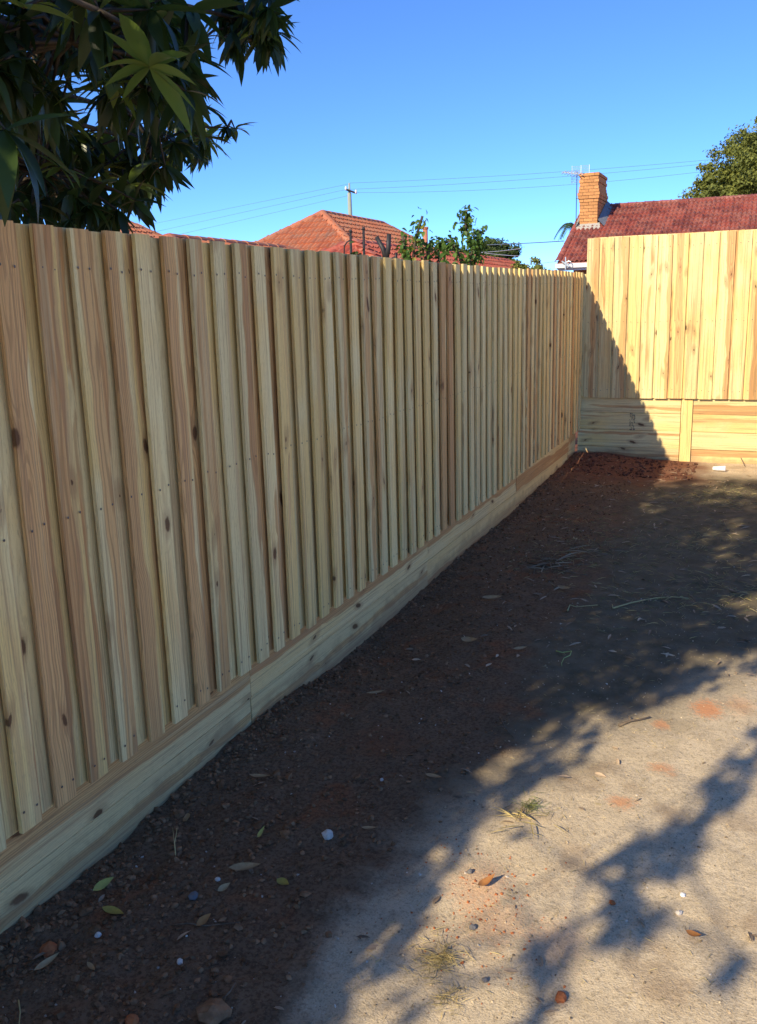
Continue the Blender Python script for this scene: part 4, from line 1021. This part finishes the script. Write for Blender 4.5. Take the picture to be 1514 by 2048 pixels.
def ground_leaf(px, py, ln, ang, mat, label, wd=.16, curl=.25, roll=.2, lift=.008):
    c = at_z(px, py, 0.0); c.z = ground_z(c.x, c.y)+lift
    tv, tf_ = lance(1.0, wd, -curl*.4, .45, 7); tv = tv-np.array([.5, 0, 0]); tv[:, 2] += curl*.45*(tv[:, 0]**2)*2
    V2 = np.concatenate([tv*ln, tv*ln-np.array([0, 0, .0008])]); nv = len(tv)
    me = mesh_np('dry_leaf', V2, np.concatenate([tf_, tf_[:, ::-1]+nv]), mat, True)
    o_ = obj('dry_leaf', me, None, c, (roll, 0, math.radians(ang))); tag(o_, label, 'leaf', 'fallen leaves on the soil')
    mb_ = MB(); mb_.tube([(-.5*ln, 0, tv[1, 2]*ln), (-.62*ln, .01, tv[1, 2]*ln+.003)], [.0012, .0009], 4); mb_.obj('stalk', M['twig'], o_)
for a in [(203, 1757, .075, 78, 'dry_yellow', 'yellow green leaf propped against the clods beside the plinth board', .17, .3, .9, .02), (226, 1812, .085, -4, 'dry_yellow', 'brown mottled leaf lying flat on dark clods near the bottom left', .15, .2, .2, .012),
          (490, 1728, .10, 24, 'dry_tan', 'long tan leaf with a thin stem below the curled yellow leaf', .15, .3, .3, .012), (519, 1660, .055, 100, 'dry_yellow', 'narrow curled yellow leaf standing on dark soil left of the white stone', .12, .5, .5, .012),
          (566, 1753, .055, -18, 'dry_yellow', 'short yellow green leaf below and left of the white stone', .24, .3, .2, .01), (375, 1630, .065, -55, 'dry_tan', 'folded tan leaf on dark soil just right of the plinth', .22, .5, .5, .012),
          (520, 1548, .085, 6, 'dry_tan', 'slim tan leaf on the dug soil near the plinth joint', .11, .3, .2, .01), (868, 1553, .07, -10, 'dry_tan', 'tan leaf on shaded ground right of the dug soil', .14, .25, .2, .01),
          (404, 1825, .055, 80, 'dry_orange', 'upright rusty brown leaf among the dark clods', .20, .4, .6, .012), (446, 1765, .045, 70, 'dry_tan', 'small brown curled leaf left of the long tan leaf', .22, .4, .5, .012),
          (971, 1764, .065, 58, 'dry_orange', 'bright orange curled leaf in sun beside the shadow edge', .17, .6, .3, .012), (752, 1380, .085, 30, 'dry_tan', 'pale thin leaf midway between plinth and sunlit ground', .10, .3, .2, .01),
          (738, 1655, .05, 12, 'dry_tan', 'small pale leaf just right of the white stone', .14, .3, .2, .01), (92, 1918, .075, 75, 'dry_tan', 'grey brown strip of leaf at the lower left', .12, .3, .4, .012),
          (183, 1932, .05, -25, 'dry_tan', 'small pale leaf scrap near the bottom left corner', .13, .3, .2, .012), (940, 1285, .10, -12, 'dry_tan', 'crumpled leaf on shaded soil left of the green string', .2, .5, .4, .012),
          (985, 1197, .12, 12, 'dry_tan', 'large dry leaf on shaded soil below the brush pile', .15, .3, .3, .012), (1040, 1300, .07, 30, 'dry_tan', 'dull leaf lying left of the green string', .16, .3, .3, .01),
          (1388, 1868, .045, -20, 'dry_orange', 'tiny orange leaf scrap in sun at the lower right', .2, .6, .3, .01), (1130, 1180, .11, -30, 'dry_tan', 'dry leaf beside the left end of the long pale stalk', .14, .4, .4, .012)]:
    ground_leaf(a[0], a[1], a[2], a[3], M[a[4]], a[5], *a[6:])
def stick(pxs, r0, mat, name, label, cat, branch=(), taper=.5, lift=.006, shape=None):
    P3 = [at_z(x, y, 0) for x, y in pxs]; b_ = P3[0].copy(); b_.z = ground_z(b_.x, b_.y)
    Q = []
    for i, p in enumerate(P3):
        z = ground_z(p.x, p.y)-b_.z+lift+r0*.5
        if shape: z += shape[i]
        Q.append(Vector((p.x-b_.x, p.y-b_.y, z)))
    rr = [r0*(1-(1-taper)*i/(len(Q)-1)) for i in range(len(Q))]
    mb_ = MB(); mb_.tube(Q, rr, 6); o_ = mb_.obj(name, mat, None, True, loc=b_); tag(o_, label, cat)
    for br in branch:
        i, (x, y), dz = br; p = at_z(x, y, 0); e = Vector((p.x-b_.x, p.y-b_.y, ground_z(p.x, p.y)-b_.z+lift+dz))
        mb_ = MB(); mb_.tube([Q[i], Q[i].lerp(e, .5)+Vector((0, 0, .004)), e], [rr[i]*.7, rr[i]*.55, rr[i]*.3], 5); mb_.obj('side_shoot', mat, o_, True)
stick([(1238, 1451), (1262, 1443), (1280, 1440), (1301, 1436)], .0055, M['twig'], 'twig', 'short straight dark twig at the upper edge of the sunlit ground', 'twig', [(1, (1255, 1437), .012)])
stick([(1000, 1432), (1010, 1452), (1022, 1466), (1032, 1478)], .0035, M['twig'], 'twig', 'forked pale twig on shaded ground left of the sunlit patch', 'twig', [(1, (997, 1450), .0), (3, (1042, 1468), .015)])
stick([(1226, 1218), (1262, 1206), (1310, 1196), (1345, 1192), (1378, 1194)], .0045, M['straw'], 'dry_stalk', 'long pale bent stalk across the shaded middle of the yard', 'stalk', [(0, (1224, 1210), .0), (3, (1330, 1200), .0)])
stick([(1055, 1122), (1090, 1130), (1130, 1142), (1175, 1150)], .006, M['twig'], 'twig', 'dark brown branch trailing right from the brush pile', 'twig', [(1, (1080, 1118), .03), (2, (1150, 1136), .0)])
stick([(1135, 1222), (1140, 1210), (1152, 1215), (1195, 1212)], .004, M['straw'], 'dry_stalk', 'short pale crooked stalk left of the long bent stalk', 'stalk')
stick([(1440, 908), (1450, 916), (1470, 917), (1490, 930)], .008, M['twig'], 'twig', 'crooked dark stick leaning at the foot of the back fence', 'twig', [(1, (1445, 900), .03)], shape=[.22, .14, .13, .0])
stick([(350, 1695), (348, 1672), (352, 1655), (353, 1640)], .0022, M['straw'], 'root_strand', 'thin pale root on dark soil near the plinth', 'root', [(0, (345, 1650), .015)])
stick([(340, 1830), (375, 1832), (410, 1831), (478, 1832)], .0022, M['twig'], 'root_strand', 'thin root lying level across the dark clods', 'root')
stick([(35, 1985), (38, 2005), (36, 2030), (48, 2044)], .0022, M['straw'], 'root_strand', 'thin pale root in the bottom left corner', 'root')
stick([(1112, 1303), (1125, 1307), (1143, 1305), (1140, 1313), (1128, 1318), (1123, 1328), (1124, 1333)], .0035, M['string'], 'green_string', 'bright green bit of string lying on the shaded soil', 'string', taper=.4)
stick([(430, 2000), (460, 1970), (470, 1955)], .003, M['twig'], 'twig', 'short thin twig on dark clods near the bottom edge', 'twig')
def rock(px, py, r, mat, label, name='stone', cat='stone', fl=.75, seed=0):
    Vv, Ff = ico2; rg = np.random.default_rng(seed); q = np.array([v*(1+.32*mnoise.noise(Vector(v)*1.6+Vector((seed*3.1, 0, 0)))) for v in Vv])*np.array([1, .85, fl])*r
    c = at_z(px, py); c.z = ground_z(c.x, c.y)+r*fl*.55
    o_ = obj(name, mesh_np(name, q, Ff, mat, False), None, c, (0, 0, seed)); tag(o_, label, cat)
rock(655, 1664, .021, M['stone'], 'white angular stone lying alone on the shaded soil', seed=1)
rock(358, 1908, .010, M['stone'], 'small white stone among dark clods at the lower left', seed=2)
rock(434, 1743, .009, M['stone'], 'small pale stone left of the long tan leaf', seed=3)
rock(194, 1853, .010, M['stone'], 'small white stone below the flat mottled leaf', seed=4)
rock(763, 1553, .008, M['stone'], 'small round pale stone above the white angular stone', seed=5)
rock(945, 1843, .011, M['greystone'], 'round dark grey pebble in sun near the orange crumbs', seed=6)
rock(970, 1945, .009, M['greystone'], 'round dark pebble right of the straw heap', seed=7)
rock(940, 1738, .010, M['greystone'], 'grey pebble just above the bright orange leaf', seed=14)
rock(1122, 1984, .017, M['orange_clay'], 'orange brown lump of clay on pale ground near the bottom', 'clay_lump', 'clay', seed=8)
rock(1225, 1797, .009, M['orange_clay'], 'tiny rust coloured stone in sun left of the broken shadow', 'clay_lump', 'clay', seed=9)
rock(1358, 1819, .010, M['stone'], 'small white stone below the broken shadow at the right', seed=10)
rock(1366, 1785, .010, M['plastic'], 'little flat white chip at the edge of the broken shadow', 'white_chip', 'chip', .4, seed=11)
rock(95, 1882, .028, M['orange_clay'], 'rusty clay lump among dark clods at the lower left', 'clay_lump', 'clay', .6, seed=12)
rock(262, 2030, .020, M['orange_clay'], 'orange clay lump at the bottom edge left of centre', 'clay_lump', 'clay', .6, seed=15)
rock(425, 2010, .045, M['clod'], 'large dark soil clod at the bottom edge', 'soil_clod', 'clod', .45, seed=16)
rock(385, 1776, .018, M['greystone'], 'flat grey stone between dark clods below the tan leaf', 'stone', 'stone', .5, seed=17)
# crushed white plastic cup by the back fence
c = at_z(1437, 939); c.z = ground_z(c.x, c.y)+.028
mb = MB(); mb.tube([(-.055, 0, 0), (-.05, 0, 0), (.04, 0, .004), (.06, .004, .004), (.066, .004, .004)], [.018, .020, .027, .030, .028], 10)
cup = mb.obj('plastic_cup', M['plastic'], None, True, loc=c, rot=(0, 0, -.1)); tag(cup, 'white plastic cup lying by the foot of the back fence', 'cup')
